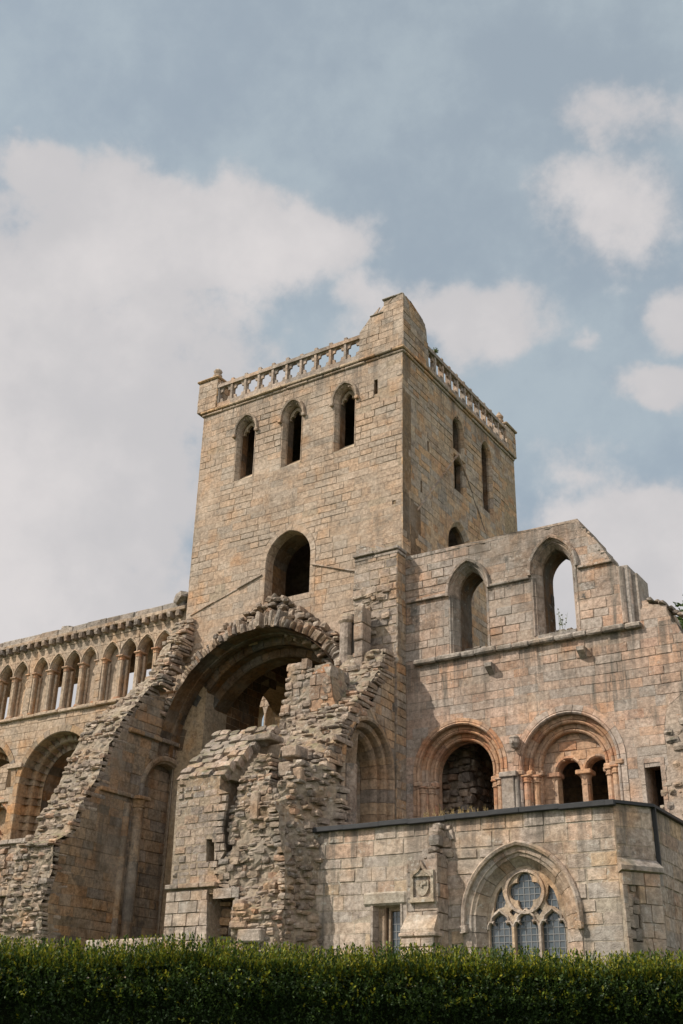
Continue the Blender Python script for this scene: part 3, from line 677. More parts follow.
for c in NNC:
    q = MB(); P = p_point(c, 1.5, 2.1, 5.1, 11.2, 0, 12); sweep(q, fnn, P, [(.3, -.04), (.3, .05), (.02, .05), (0, -.02), (0, -.3), (-.2, -.3), (-.2, -.9)], .4, 'arch'); o = obj('arcade_arch', q, M_ARCH, nn)
    q = MB(); shaft(q, (c, 40.0), .12, 5, 9.6, 'arch'); 
    for s in (-1, 1): sweep(q, FS(39.95), p_point(c+s*.72, .58, .8, 9.4, 9.7), [(.1, -.1), (.1, .06), (0, .06), (0, -.1)], .4, 'arch')
    sweep(q, FS(39.95), [(a, b) for a, b in lobes(c, 11.3, .42, .1)]+[lobes(c, 11.3, .42, .1)[0]], [(.08, -.1), (.08, .06), (-.02, .06), (-.02, -.1)], .4, 'arch'); obj('tracery', q, M_ARCH, o)
q = MB(); stones_row(q, (-58, 39.6, 13.1), (1, 0, 0), (0, -1, 0), 31.3, .16, .14, 'nave', back=.2); obj('string_course', q, M_TOWER, nn)

# ================================================================== TRANSEPT WEST WALL (broken, raking)
WX = -26.5
tw = thing('ruined_transept', 'ruined wall with raking rubble edge and tall blind arch left of the great arch', 'ruin', (-27.3, 27.5, GZ))
edge = SX(WX, (46, 950), (48, 938), (48, 901), (58, 870), (60, 844), (79, 831), (82, 812), (90, 801), (101, 780), (105, 770), (114, 749), (126, 722), (140, 706), (151, 694))
edge = [(edge[0][0], GZ-.2)]+edge
fw_ = FE(WX)
outW = edge+[(30.0, 13.2), (31.2, 13.2), (31.2, GZ-.2)]
BL = (29.62, 1.05, 1.2, 5.0, 9.35)
blind = p_round(29.62, 1.08, 3.0, 9.75, 0, 20)
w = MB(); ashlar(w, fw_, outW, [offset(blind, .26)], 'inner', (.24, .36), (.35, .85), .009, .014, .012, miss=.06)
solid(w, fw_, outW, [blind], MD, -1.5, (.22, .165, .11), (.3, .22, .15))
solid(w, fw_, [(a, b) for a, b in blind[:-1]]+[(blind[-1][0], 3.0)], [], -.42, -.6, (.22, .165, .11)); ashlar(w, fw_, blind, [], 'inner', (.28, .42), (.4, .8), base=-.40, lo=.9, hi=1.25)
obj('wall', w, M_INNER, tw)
q = MB(); sweep(q, fw_, blind, [(.26, -.05), (.27, .05), (.2, .08), (.1, .07), (.06, .0), (.0, -.04), (0, -.42)], .4, 'inner'); o = obj('blind_arch', q, M_INNER, tw)
q = MB(); sh = onX(122, 800, WX)[0]; shaft(q, (WX+.06, 28.25), .2, GZ, 9.1, 'inner', .6); shaft(q, (WX+.02, 27.75), .12, GZ, 9.1, 'inner', .6); capital(q, (WX+.06, 28.25), .2, 9.05, .35, 'inner', 1.5); obj('wall_shaft', q, M_INNER, tw)
q = MB(); stones_row(q, (WX, 27.45, 11.5), (0, 1, 0), (1, 0, 0), 3.7, .15, .12, 'inner', back=.1); obj('string_course', q, M_INNER, tw); q = MB(); stones_row(q, (WX, 26.4, 9.3), (0, 1, 0), (1, 0, 0), 1.9, .14, .1, 'inner', back=.1); obj('string_course', q, M_INNER, tw)
q = MB(); bx(q, (WX-.3, 29.5, 12.0), (WX+.012, 29.75, 12.75), (.02, .016, .012)); obj('putlog_shade', q, M_VOID, tw)  # black box painted as the shade of a small hole
# rubble core along the broken end, laid in rough courses
def xw(z): return -28.2+1.25*min(1, max(0, (z-12)/2))
q = MB(); prof = [(y, z) for y, z in edge]+[(28.9, 13.9), (29.5, 15.3), (30.1, 16.3)]
def front_y(z):
    for (y0, z0), (y1, z1) in zip(prof, prof[1:]):
        if z0 <= z <= z1: return y0+(y1-y0)*(z-z0)/max(z1-z0, 1e-6)
    return prof[-1][0]
z = GZ
while z < 16.3:
    h = R.uniform(.09, .21); y = front_y(z+h/2)+R.uniform(-.05, .08); x = xw(z)+R.uniform(-.1, .15)
    xe = WX-.02 if z < 13.2 else WX+.4
    while x < xe-.05:
        w_ = min(R.uniform(.16, .45), xe-x+.02); dep = R.uniform(.5, .95)
        rock(q, (x+w_/2, y+dep/2-.30+R.uniform(-.06, .08), z+h/2+R.uniform(-.03, .03)), (Vector((1, 0, 0)), zz, Vector((0, 1, 0))), (w_/2*.99, h/2*R.uniform(.62, 1.12), dep/2), pick('rubble', .85, 1.2), .08, .10, .12); x += w_
    z += h
lumpy(q, FS(0), [(-28.2, GZ), (WX-.03, GZ), (WX-.03, 16.2), (-26.95, 16.2), (-26.95, 14), (-28.2, 12)], lambda u, z: -(front_y(z)-.215), .14, .06)
lumpy(q, FW_(-28.2), [(edge[0][0], GZ)]+edge[1:]+[(30, 13.2), (30, GZ)], lambda u, z: 0, .2, .08)
obj('broken_edge', q, M_RUIN, tw)

# ================================================================== TRANSEPT SOUTH-EAST CORNER (middle ruin)
RX0, RX1, RY = -21.0, -16.7, 24.0
ru = thing('ruined_corner_block', 'craggy rubble block with slit window and sloping stone shoulder before the great arch', 'ruin', (-19, 24.8, GZ))
fr_ = FS(RY); w = MB()
slit = SY(RY, (206, 863), (206, 839), (214, 839), (214, 863)); door = SY(RY, (208, 960), (208, 894), (236, 894), (236, 960))
low = [(RX0-.05, GZ-.2)]+SY(RY, (168, 892))+SY(RY, (240, 892))+[(SY(RY, (240, 892))[0][0], GZ-.2)]
upp = SY(RY, (171, 889), (180, 777), (229, 792), (222, 830), (226, 850), (213, 872), (238, 889))
ashlar(w, fr_, [p for p in low], [door], 'chapel', (.28, .36), (.3, .65), .01, .018, .016, base=.06, miss=.04)
ashlar(w, fr_, upp, [slit], 'ruin', (.15, .27), (.2, .52), .026, .04, .05, .07, miss=.08)
solid(w, fr_, [low[0], (RX0+.02, 5.6), (-21.05, 8.6), (-19.5, 8.6), (-19.5, 5.6), (-18.7, 5.4), (-18.7, GZ-.2)], [slit, [(a, max(b, GZ-.1)) for a, b in door]], MD, -1.6, MORT, (.30, .24, .18))
bx(w, (-20.9, 25.0, GZ-.2), (-17.1, 25.6, 7.5), MORT)
obj('dressed_face', w, M_RUIN, ru)
q = MB(); stones_row(q, (RX0-.07, RY, onY(168, 888, RY)[1]-.06), (1, 0, 0), (0, -1, 0), 1.75, .13, .12, 'ruin', back=.2); obj('set_off', q, M_RUIN, ru)
q = MB(); zt = onY(168, 888, RY)[1]
# sloping stone shoulder: overlapping slabs going back and up
A = Vector((-21.1, 23.98, 8.58)); B = Vector((-21.0, 25.3, 10.2)); n = 9
for k in range(n):
    p = A.lerp(B, k/n); r = A.lerp(B, (k+1)/n); sl = (r-p); nrm = Vector((0, -sl.z, sl.y)).normalized(); x = p.x+.02*k
    xe = -19.3+.10*k
    while x < xe-.1:
        w_ = min(R.uniform(.22, .6), xe-x)
        c = Vector((x+w_/2, (p.y+r.y)/2, (p.z+r.z)/2))+nrm*R.uniform(-.06, .08); rock(q, c-nrm*.10, (Vector((1, 0, 0)), sl.normalized(), nrm), (w_/2*.99, sl.length/2*1.05, .15), pick('ruin', .8, 1.15), .06, .10, .1); x += w_
hull(q, [(-21.05, 24.1, 8.5), (-19.4, 24.1, 8.5), (-18.9, 25.3, 9.8), (-21, 25.3, 9.8), (-21, 26, 9.8), (-18.9, 26, 9.8), (-21.05, 25.6, 8.4), (-18.9, 25.6, 8.4)], CORE)
obj('sloping_shoulder', q, M_RUIN, ru)
q = MB(); rubble(q, FS(RY+.5), rect(door[0][0]-.1, 3.2, door[2][0]+.2, 5.6), [], 'inner', None, (.15, .28), (.2, .45), .3, .05); bx(q, (door[0][0]-.1, RY+.6, GZ), (door[2][0]+.2, RY+.7, 5.7), (.10, .07, .05)); obj('blocked_doorway', q, M_INNER, ru); q = MB(); bx(q, (slit[0][0]-.05, RY+.5, slit[0][1]-.1), (slit[2][0]+.05, RY+.6, slit[1][1]+.1), (.02, .02, .02)); obj('slit_shade', q, M_VOID, ru)  # black box behind the slit stands in for its shade
# torn rubble core of the corner
core = SY(23.95, (236, 960), (236, 905), (226, 880), (214, 872), (226, 850), (222, 830), (226, 806), (236, 775), (250, 752), (259, 750), (262, 788), (272, 790), (280, 756), (304, 756), (309, 790), (306, 835), (303, 880), (297, 960))
def core_d(u, z):
    e = max(0, u-(-17.7)); d = -.13*max(0, z-6.4) - e*e*.9 + .22*mnoise.noise(Vector((u*1.1, z*1.1, 3.1))) + (.25 if z < 5 else 0)
    return d
q = MB(); rubble(q, FS(RY), core, [], 'rubble', core_d, (.08, .19), (.13, .42), .5, .055, .09, .10, .12, .05, .8, 1.15)
lumpy(q, FS(RY), core, lambda u, z: core_d(u, z)-.06, .12, .06)
lumpy(q, FE(-17.02), rect(23.9, GZ, 25.1, 7.6), lambda u, z: -.25*max(0, z-6)-.05)
rubble(q, FE(-17.02), rect(24.0, GZ, 25.1, 7.6), [], 'rubble', lambda u, z: -.25*max(0, z-6), (.1, .2), (.16, .45), .4, .08)
obj('rubble_core', q, M_RUIN, ru)
q = MB()
for px, py, Yb, hw, hh, hd in ((256, 806, 24.15, .15, .38, .2), (262, 738, 24.9, .42, .09, .35), (292, 752, 24.75, .26, .16, .3), (286, 770, 24.7, .2, .2, .28), (299, 776, 24.6, .16, .22, .28), (240, 905, 23.85, .17, .13, .25), (240, 925, 23.8, .28, .1, .25), (252, 936, 23.75, .38, .16, .3), (271, 790, 24.5, .22, .1, .3)):
    x, z = onY(px, py, Yb); q = MB(); bxb(q, (x-hw, Yb-hd*.5, z-hh), (x+hw, Yb+hd*1.5, z+hh), pick('ruin', .9, 1.1), .035); obj('fallen_block', q, M_RUIN, ru)

# ================================================================== TRANSEPT EAST WALL (raking ruin to the choir)
EX = -17.05
ew = thing('ruined_transept_pier', 'jagged stepped ruin climbing to the tower corner with a broken moulded arch', 'ruin', (-17.8, 28, GZ))
def rake_y(z):
    P = [(GZ, 24.7), (7.0, 25.0), (8.2, 25.5), (9.3, 26.0), (10.2, 26.6), (11.2, 27.3), (11.9, 28.1), (12.6, 28.7), (13.4, 29.0)]
    for (z0, y0), (z1, y1) in zip(P, P[1:]):
        if z <= z1: return y0+(y1-y0)*(z-z0)/(z1-z0)
    return P[-1][1]
q = MB(); z = 6.2
AC_Y, AC_Z, AC_R = 27.95, 9.4, 1.48
while z < 13.3:
    h = R.uniform(.09, .22); y = rake_y(z+h/2)+R.uniform(-.08, .1); x = -18.95+R.uniform(-.15, .15)
    while x < EX-.04:
        w_ = min(R.uniform(.16, .5), EX-x+.05); dep = R.uniform(.5, 1.0)
        rock(q, (x+w_/2, y+dep/2-.22+R.uniform(-.08, .1), z+h/2), (Vector((1, 0, 0)), zz, Vector((0, 1, 0))), (w_/2*.99, h/2*R.uniform(.62, 1.12), dep/2), pick('rubble', .8, 1.15), .08, .11, .12); x += w_
    z += h
archh = p_round(AC_Y, AC_R+.02, 6.9, AC_Z)
face = [(25.0, 6.6), (30.0, 6.6), (30.0, 11.4), (29.1, 11.3), (28.6, 12.3), (28.2, 11.9), (27.3, 11.0), (26.5, 9.9), (25.6, 8.3), (25.1, 7.3)]
slot = SX(EX, (333, 828), (333, 765), (342, 765), (342, 828))
rubble(q, FE(EX), [p for p in [(24.9, 6.6), (27.6, 6.6), (27.2, 10.2), (27.8, 11.2), (27.3, 11.0), (26.5, 9.9), (25.6, 8.3), (25.1, 7.3)]], [slot, archh], 'rubble', None, (.12, .28), (.18, .55), .45, .07, .09, .13, .14)
lumpy(q, FE(EX), [(24.9, 6.6), (27.6, 6.6), (27.2, 10.2), (27.8, 11.2), (27.3, 11.0), (26.5, 9.9), (25.6, 8.3), (25.1, 7.3)], lambda u, z: -.12 if not (inside(slot, u, z) or inside(archh, u, z)) else -.8)
lumpy(q, FS(0), rect(-18.9, 6.2, EX-.05, 13.3), lambda u, z: -(rake_y(z)-.14), .14, .06)
ey = rake_y
obj('stepped_rubble', q, M_RUIN, ew)
w = MB(); solid(w, FE(EX), [(25.5, GZ), (30.0, GZ), (30, 11.4), (29.2, 11.4), (28.6, 11.7), (27.5, 10.8), (26.2, 9.0)], [p_round(AC_Y, 1.47, 5, AC_Z), slot], MD, -.6, (.24, .19, .13), (.30, .22, .15)); solid(w, FE(EX), [(26.6, GZ), (29.95, GZ), (29.95, 11.0), (27.3, 10.6), (26.6, 9.0)], [p_round(AC_Y, .97, 5, AC_Z), slot], -.92, -1.6, (.24, .19, .13), (.34, .25, .17))
ashlar(w, FE(EX), [(28.0, 6.6), (30, 6.6), (30, 13.2), (28.9, 13.2), (28.7, 12.3), (28.2, 11.5), (27.9, 11.05)], [archh], 'east', (.24, .36), (.4, .8), .009, .014, .012, miss=.08); obj('east_face', w, M_EAST, ew)
bxm = MB(); bx(bxm, (EX-.34, slot[0][0]+.02, 6.7), (EX-.26, slot[2][0]-.02, 9.2), (.03, .02, .015)); obj('slot_shade', bxm, M_VOID, ew)  # black plate gives the slot its shade by colour
q = MB()
P = p_round(AC_Y, AC_R, 6.8, AC_Z, 0, 22)
sweep(q, FE(EX), P, [(.03, -.03), (.0, .03), (-.05, .05), (-.12, .03), (-.15, -.06), (-.15, -.16), (-.22, -.14), (-.29, -.18), (-.32, -.28), (-.32, -.4), (-.4, -.38), (-.46, -.44), (-.5, -.55), (-.5, -.9)], .36, 'inner', .012, lo=.9, hi=1.3)
reveal(q, FE(EX), p_round(AC_Y, .98, 6.8, AC_Z), -.9, -1.55, 'tower'); o = obj('moulded_arch', q, M_ARCH, ew)
q = MB(); shaft(q, (EX+.0, onX(349, 800, EX)[0]), .22, 6.6, 9.2, 'ruin', .6); obj('broken_shaft', q, M_RUIN, ew)
# standing stub of wall bonded to the tower, with coping
w = MB(); Y_ = 29.42; SXe = -16.93
st_s = SY(Y_, (352, 600), (356, 546))+[(SXe, 17.05), (SXe, 11.0)]+SY(Y_, (378, 705), (370, 680), (365, 640)); SXw = st_s[1][0]
ashlar(w, FS(Y_), st_s, [], 'ruin', (.24, .36), (.35, .7), .02, .028, .03, miss=.08, lo=.95, hi=1.2); ashlar(w, FE(SXe), rect(Y_, 6.6, 29.98, 17.05), [rect(29.62, 15.5, 29.76, 16.2), rect(29.55, 13.4, 29.68, 14.2)], 'east', (.24, .36), (.35, .7), .009, .014, .012, miss=.06)
solid(w, FS(Y_), [(p[0]+(.02 if p[0] < -17.5 else -.02), p[1]-.02) for p in st_s], [], MD, -.58, MORT); bx(w, (-17.4, Y_+.03, 6.6), (SXe-.015, 29.99, 11.5), MORT); 
rubble(w, FS(Y_-.05), SY(Y_, (352, 602), (366, 585), (392, 592), (388, 620), (368, 640), (366, 612)), [], 'rubble', None, (.12, .26), (.18, .5), .4, .09, .12)
o = obj('tower_buttress', w, M_RUIN, ew)
q = MB(); stones_row(q, (SXw-.08, Y_, 17.05), (1, 0, 0), (0, -1, 0), SXe-SXw+.14, .12, .09, 'grey', back=.55); stones_row(q, (SXw-.05, Y_+.03, 16.9), (1, 0, 0), (0, -1, 0), SXe-SXw+.1, .12, .05, 'grey', back=.5); obj('coping', q, M_RUIN, o)
q = MB(); bx(q, (SXe-.3, 29.63, 15.51), (SXe-.05, 29.75, 16.19), (.02, .02, .02)); obj('slit', q, M_VOID, o); q = MB(); bx(q, (SXe-.3, 29.56, 13.41), (SXe-.05, 29.67, 14.19), (.02, .02, .02)); obj('slit', q, M_VOID, o)  # both slits filled with black boxes in place of shade
# fragment of a nook: drum of an engaged column beside a slot of painted shade
q = MB(); shaft(q, (-18.62, 29.0), .24, 12.9, 14.5, 'ruin', .55); lathe(q, (-18.62, 29.0, 14.5), [(.24, 0), (.3, .08), (.3, .2), (.2, .32), (0, .34)], 'ruin', 12); obj('column_drum', q, M_RUIN, ew)
q = MB(); bx(q, (-18.4, 28.95, 12.6), (-18.15, 29.0, 14.8), (.03, .025, .02)); obj('slot_shade', q, M_VOID, ew)  # thin black plate as painted slot shade
q = MB(); [bxb(q, (-18.15+R.uniform(-.02, .02), 28.66+R.uniform(-.03, .03), 12.0+.58*k), (-17.78+R.uniform(-.02, .02), 29.2, 12.57+.58*k), pick('ruin'), .03) for k in range(5)]; rubble(q, FS(28.85), [(-18.95, 11.2), (-17.2, 11.2), (-17.4, 12.4), (-18.2, 12.9), (-18.9, 12.9)], [], 'rubble', None, (.2, .36), (.25, .6), .7, .2, .2); bx(q, (-19, 29.65, 11), (-17.3, 30, 15), MORT); obj('nook_pier', q, M_RUIN, ew)
# lone standing fragment
w = MB(); fq = SY(27.0, (284, 760), (281, 735), (283, 705), (289, 690), (288, 668), (300, 662), (311, 668), (329, 663), (333, 700), (342, 720), (338, 770))
solid(w, FS(27.0), fq, [], -.06, -.95, MORT, (.36, .28, .2))
lf = SY(27.0, (282, 760), (279, 735), (281, 705), (287, 690), (286, 666), (300, 660), (310, 668), (306, 760)); rf = SY(27.0, (306, 760), (310, 668), (329, 663), (333, 700), (342, 720), (338, 770))
rubble(w, FS(27.0), lf, [], 'ruin', None, (.14, .28), (.18, .42), .45, .07, .08, .09, .12, 0)
lumpy(w, FS(27.0), fq, lambda u, z: -.05, .14, .05)
ashlar(w, FS(27.0), rf, [], 'arch', (.3, .5), (.4, .8), .02, .03, .03, lo=.8, hi=1.0)
rubble(w, FE(-17.9), [(27.0, 10.2), (27.95, 10.2), (27.95, 12.4), (27.0, 12.4)], [], 'rubble', None, (.2, .36), (.25, .5), .35, .07)
obj('standing_fragment', w, M_RUIN, ew)

# ================================================================== CHOIR
CY = 30.0
ch = thing('ruined_choir', 'pinkish stone choir wall right of the tower with two pointed windows over two round arches', 'ruin', (-12, 30.6, GZ))
fc = FS(CY)
W1 = (-14.62, .50, .86, 13.22, 15.3); W2 = (-11.67, .52, .88, 13.3, 15.42)
A1 = (-15.1, 1.40, 9.5); A2 = (-11.6, 1.46, 9.32)
CT = -17.0
top = [(CT, GZ-.2), (-6.3, GZ-.2), (-6.3, 10.6)]+SY(CY, (683, 635), (676, 622), (672, 622), (664, 604), (642, 603))+[(-9.12, 13.2), (-9.6, 13.2), (-9.6, 15.05)]+SY(CY, (612, 563), (604, 550), (596, 540), (590, 535), (584, 531), (577, 518))+[(CT, 17.0)]
ox1 = [p_point(*W1, .22), p_point(*W2, .24)]
arcs = [p_round(A1[0], A1[1]+.2, 6.6, A1[2]), p_round(A2[0], A2[1]+.26, 6.6, A2[2])]
drec = p_rect(-9.42, 6.6, -8.95, 9.08)
patch = SY(CY, (661, 840), (661, 800), (668, 760), (664, 730), (668, 700), (690, 690), (690, 840))
w = MB()
up = [p for p in top]
ashlar(w, fc, top, ox1+arcs+[drec, patch], 'choir', (.25, .36), (.35, .9), .009, .014, .012, miss=.05, z0=6.4, z1=14.2)
solid_r(w, fc, [(a, b-.015) if b > 12 else (a, b) for a, b in top], [(p_point(*W1), .2), (p_point(*W2), .21)], [p_round(A1[0], 1.40, 6.6, A1[2]), p_round(A2[0], 1.46, 6.6, A2[2]), drec], -1.25, .41, (.38, .30, .24), (.40, .29, .21))
obj('wall', w, M_CHOIR, ch); w = MB()
ashlar(w, fc, top, ox1+[], 'choirtop', (.25, .36), (.35, .9), .009, .014, .012, miss=.05, z0=14.2, z1=17.0)
rubble(w, fc, [(CT+.1, 16.9), (-10.8, 16.85), (-9.8, 15.2), (-9.9, 15.15), (-10.9, 16.78), (CT+.1, 16.8)], [], 'grey', None, (.1, .2), (.3, .7), 1.2, .03, .04, .06, .1)
obj('upper_wall', w, M_TOP, ch)
for W, pr in ((W1, .22), (W2, .24)):
    P = p_point(*W); q = MB()
    sweep(q, fc, P, [(pr, -.05), (pr, .005), (pr*.8, .005), (pr*.62, -.06), (pr*.5, -.05), (pr*.3, -.16), (.0, -.3), (0, -.42), (.05, -.42)], .42, 'choirtop', .008)
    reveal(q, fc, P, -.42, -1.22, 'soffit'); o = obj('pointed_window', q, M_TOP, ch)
    hm = MB(); sweep(hm, fc, p_point(W[0], W[1], W[2], W[4]-.1, W[4], pr), [(-.02, 0), (-.01, .1), (.06, .12), (.1, .06), (.11, -.01)], .5, 'choirtop', .006); obj('hood_mould', hm, M_TOP, o)
    q = MB(); bxb(q, (W[0]-W[1]-.1, CY-.02, W[3]-.12), (W[0]+W[1]+.1, CY+.9, W[3]+.02), pick('grey')); rubble(q, FS(CY+.6), rect(W[0]-W[1], W[3], W[0]+W[1], W[3]+.35), [], 'grey', None, (.12, .2), (.2, .4), .3, .05); obj('sill', q, M_RUIN, o)
q = MB()
for a, b in ((CT+.1, W1[0]-.78), (W1[0]+.78, W2[0]-.8), (W2[0]+.8, -9.75)): stones_row(q, (a, CY, 15.22), (1, 0, 0), (0, -1, 0), b-a, .1, .08, 'choirtop', (.4, .9), .1, .02); obj('upper_string', q, M_TOP, ch); q = MB()

q = MB(); stones_row(q, (-16.6, CY, 13.0), (1, 0, 0), (0, -1, 0), 7.55, .17, .18, 'grey', (.4, .9), .1, .04, .03, .02); obj('lower_string', q, M_CHOIR, ch)
for px, py, big in ((490, 668, 0), (582, 652, 0), (515, 743, 1)):
    x, z = onY(px, py, CY-.12); q = MB()
    if big: lathe(q, (x, CY-.16, z), [(0, -.2), (.1, -.15), (.16, -.03), (.15, .1), (.17, .14), (.12, .2), (0, .22)], 'grey', 10); rock(q, (x, CY-.33, z-.02), (Vector((1, 0, 0)), zz, Vector((0, 1, 0))), (.035, .05, .05), pick('grey'))
    else: hull(q, [(x-.12, CY+.02, z+.14), (x+.12, CY+.02, z+.14), (x-.12, CY-.28, z+.14), (x+.12, CY-.28, z+.14), (x-.11, CY-.28, z+.02), (x+.11, CY-.28, z+.02), (x-.1, CY+.02, z-.2), (x+.1, CY+.02, z-.2)], pick('grey'))
    obj('carved_head_corbel' if big else 'corbel', q, M_CHOIR, ch)
# round arches
def order(q, c, r, zc, d, w_, pal='arch', roll=True):
    P = p_round(c, r, 6.6, zc, 0, 24)
    pr = [(w_, d-.02), (w_, d), (.07, d), (.05, d+.0), (.0, d-.06), (0, d-.18), (.04, d-.18)]
    if roll: pr = [(w_, d-.02), (w_, d), (.1, d), (.085, d-.03), (.07, d+.015), (.035, d+.03), (0, d), (-.01, d-.05), (.015, d-.09), (0, d-.12), (0, d-.19), (.04, d-.19)]
    sweep(q, fc, P, pr, .34, pal, .01)
q = MB(); order(q, A1[0], A1[1], A1[2], .012, .2, 'arch'); o1 = obj('round_arch', q, M_ARCH, ch)
for r, d in ((1.19, -.165), (.98, -.33)):
    q = MB(); order(q, A1[0], r, A1[2], d, .24); obj('arch_order', q, M_ARCH, o1)
q = MB(); reveal(q, fc, p_round(A1[0], .98, 6.6, A1[2]), -.5, -.72, 'arch'); obj('soffit', q, M_ARCH, o1)
q = MB(); order(q, A2[0], A2[1], A2[2], .012, .26, 'choir'); o2 = obj('round_arch', q, M_ARCH, ch)
for r, d in ((1.23, -.165), (1.0, -.33)):
    q = MB(); order(q, A2[0], r, A2[2], d, .24); obj('arch_order', q, M_ARCH, o2)
# imposts and nook shafts
for A, o, rr in ((A1, o1, (1.40, 1.19, .98)), (A2, o2, (1.46, 1.23, 1.0))):
    for s in (-1, 1):
        q = MB()
        for k, r in enumerate(rr[1:]):
            cx, cy = A[0]+s*(r+.12), CY+.10+.165*k; shaft(q, (cx, cy), .1, 6.6, 9.0, 'arch', .6, 10)
        obj('nook_shaft', q, M_ARCH, o)
        q = MB()
        for k, r in enumerate(rr):
            x0, x1 = sorted((A[0]+s*(r-.07), A[0]+s*(r+.17))); bxb(q, (x0, CY-.06+.165*k, 9.12), (x1, CY+.18+.165*k, 9.27), pick('arch'), .03)
            if k: capital(q, (A[0]+s*(r+.12), CY+.10+.165*(k-1)), .11, 8.93, .2, 'arch', 1.25, 10)
        obj('impost', q, M_ARCH, o)
# tympanum with two sub-arches and a middle column
ft = FS(CY+.54); TC = A2[0]+.24; SA = [(TC-.46, .37, 9.2), (TC+.42, .345, 9.2)]
q = MB(); sub = [p_round(c, r, 6.7, z, 0, 16) for c, r, z in SA]; to = p_round(A2[0], 1.03, 6.65, A2[2], 0, 26)
solid(q, ft, to, sub, -.02, -.4, (.44, .30, .21), (.44, .31, .2)); ashlar(q, ft, to, [offset(p, .1) for p in sub], 'arch', (.28, .4), (.4, .7), .012, .015, .01); o = obj('tympanum', q, M_ARCH, o2)
for c, r, z in SA:
    q = MB(); sweep(q, ft, p_round(c, r, z-.02, z, 0, 16), [(.1, -.04), (.1, .02), (.04, .03), (0, -.02), (0, -.4)], .26, 'arch'); obj('small_arch', q, M_ARCH, o)
for x, r in ((TC, .115), (TC-.93, .1), (TC+.80, .1)):
    q = MB(); shaft(q, (x, CY+.68), r, 6.6, 8.84, 'arch', .8); capital(q, (x, CY+.68), r, 8.82, .4, 'arch', 2.0); obj('column', q, M_ARCH, o2)
q = MB(); x0, z1 = onY(504, 772, CY-.15); bxb(q, (-13.66, CY-.15, 6.6), (-13.26, CY+.05, z1-.16), pick('grey'), .02); bxb(q, (-13.72, CY-.2, z1-.16), (-13.16, CY+.05, z1), pick('grey'), .02); shaft(q, (-13.2, CY-.05), .07, 6.6, z1-.16, 'grey'); obj('pilaster', q, M_CHAPEL, ch)
# end shafts beside the broken window jamb
q = MB(); bxb(q, (-9.62, CY-.02, 13.15), (-9.3, CY+1.1, 15.05), pick('choirtop'), .03); shaft(q, (-9.52, CY-.02), .09, 13.2, 15.0, 'choirtop', .6, 10); shaft(q, (-9.33, CY+.08), .08, 13.2, 14.9, 'choirtop', .6, 10); bxb(q, (-9.3, CY+.15, 13.15), (-9.08, CY+1.1, 14.8), pick('grey'), .03); obj('window_jamb_shaft', q, M_CHOIR, ch)
q = MB(); sweep(q, fc, drec, [(.12, -.04), (.12, .01), (0, .01), (0, -.5)], .5, 'choir'); o = obj('doorway', q, M_CHOIR, ch)
q = MB(); bx(q, (-9.6, CY+1.0, 6.4), (-8.7, CY+1.1, 9.4), (.03, .02, .015)); obj('passage_shade', q, M_VOID, o)  # black panel stands in for the unlit depth of the doorway
q = MB(); rubble(q, fc, patch, [], 'rubble', None, (.12, .26), (.18, .45), .4, .08, .1, .14, .35, .04, .85, 1.15); obj('broken_facing', q, M_RUIN, ch)
q = MB()
for k in range(9): rock(q, (-8.9+.16*k, CY+R.uniform(.1, .5), 13.78-.12*max(0, k-2)), (Vector((1, 0, 0)), zz, Vector((0, 1, 0))), (.09, .05, .3), pick('choirtop'))
obj('broken_top', q, M_RUIN, ch)
# aisle space behind the arches
ai = thing('choir_aisle', 'dark aisle under an added flat ceiling, rough rubble walls behind the two round arches', 'aisle', (-12.5, 33, GZ))
w = MB(); bx(w, (CT, CY+1.3, 12.1), (-7, 35, 12.3), (.25, .2, .15)); obj('added_ceiling', w, M_INNER, ai)  # flat ceiling added to darken the aisle behind the arches
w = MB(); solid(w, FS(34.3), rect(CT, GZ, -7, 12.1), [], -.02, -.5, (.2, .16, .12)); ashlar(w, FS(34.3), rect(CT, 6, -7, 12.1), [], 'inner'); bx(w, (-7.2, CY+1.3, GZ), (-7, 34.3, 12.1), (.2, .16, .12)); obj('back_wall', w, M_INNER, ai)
w = MB(); rubble(w, FS(31.6), rect(-16.9, 6.3, -15.45, 11.2), [], 'rubble', None, (.14, .26), (.2, .4), .4, .06, lo=1.0, hi=1.25); rubble(w, FE(-15.5), rect(31.5, 6.3, 34.0, 11.5), [], 'rubble', None, (.2, .34), (.25, .5), .4, .06); bx(w, (-16.9, 31.75, 6.3), (-15.7, 34, 11.5), MORT); obj('rubble_cross_wall', w, M_RUIN, ai)

# ================================================================== CHAPEL (low building in front of the choir)
PY = 24.9; CX0, CX1, CZ = -17.0, -8.62, 6.98
cp = thing('low_chapel', 'low flat-topped stone building with a traceried pointed window, above the hedge', 'building', (-12.5, 27, GZ))
fp = FS(PY); D1 = Vector((-8.02, 25.72, 0)); D0 = Vector((CX1, PY, 0)); du = (D1-D0).normalized(); dn = Vector((du.y, -du.x, 0)); fd = Fr(D0, du, dn); dl = (D1-D0).length
TW = (-11.04, 1.01, 1.25, 2.9, 4.58)           # tracery window opening
SWd = p_rect(-15.0, 3.3, -14.28, 5.02)
hp = [p_point(*TW, .46), offset(SWd, .1)]
w = MB(); out_c = rect(CX0, GZ-.2, CX1, CZ)
ashlar(w, fp, rect(CX0, 3.0, CX1, CZ), [p if i else [(a, max(b, 3.0)) for a, b in p] for i, p in enumerate(hp)], 'chapel', (.26, .40), (.35, .85), .02, .024, .02, .05, miss=.05, lo=.9, hi=1.12)
solid_r(w, fp, out_c, [(p_point(*TW), .27), (SWd, .05)], [], -.9, .33, (.40, .34, .27), (.44, .36, .27))
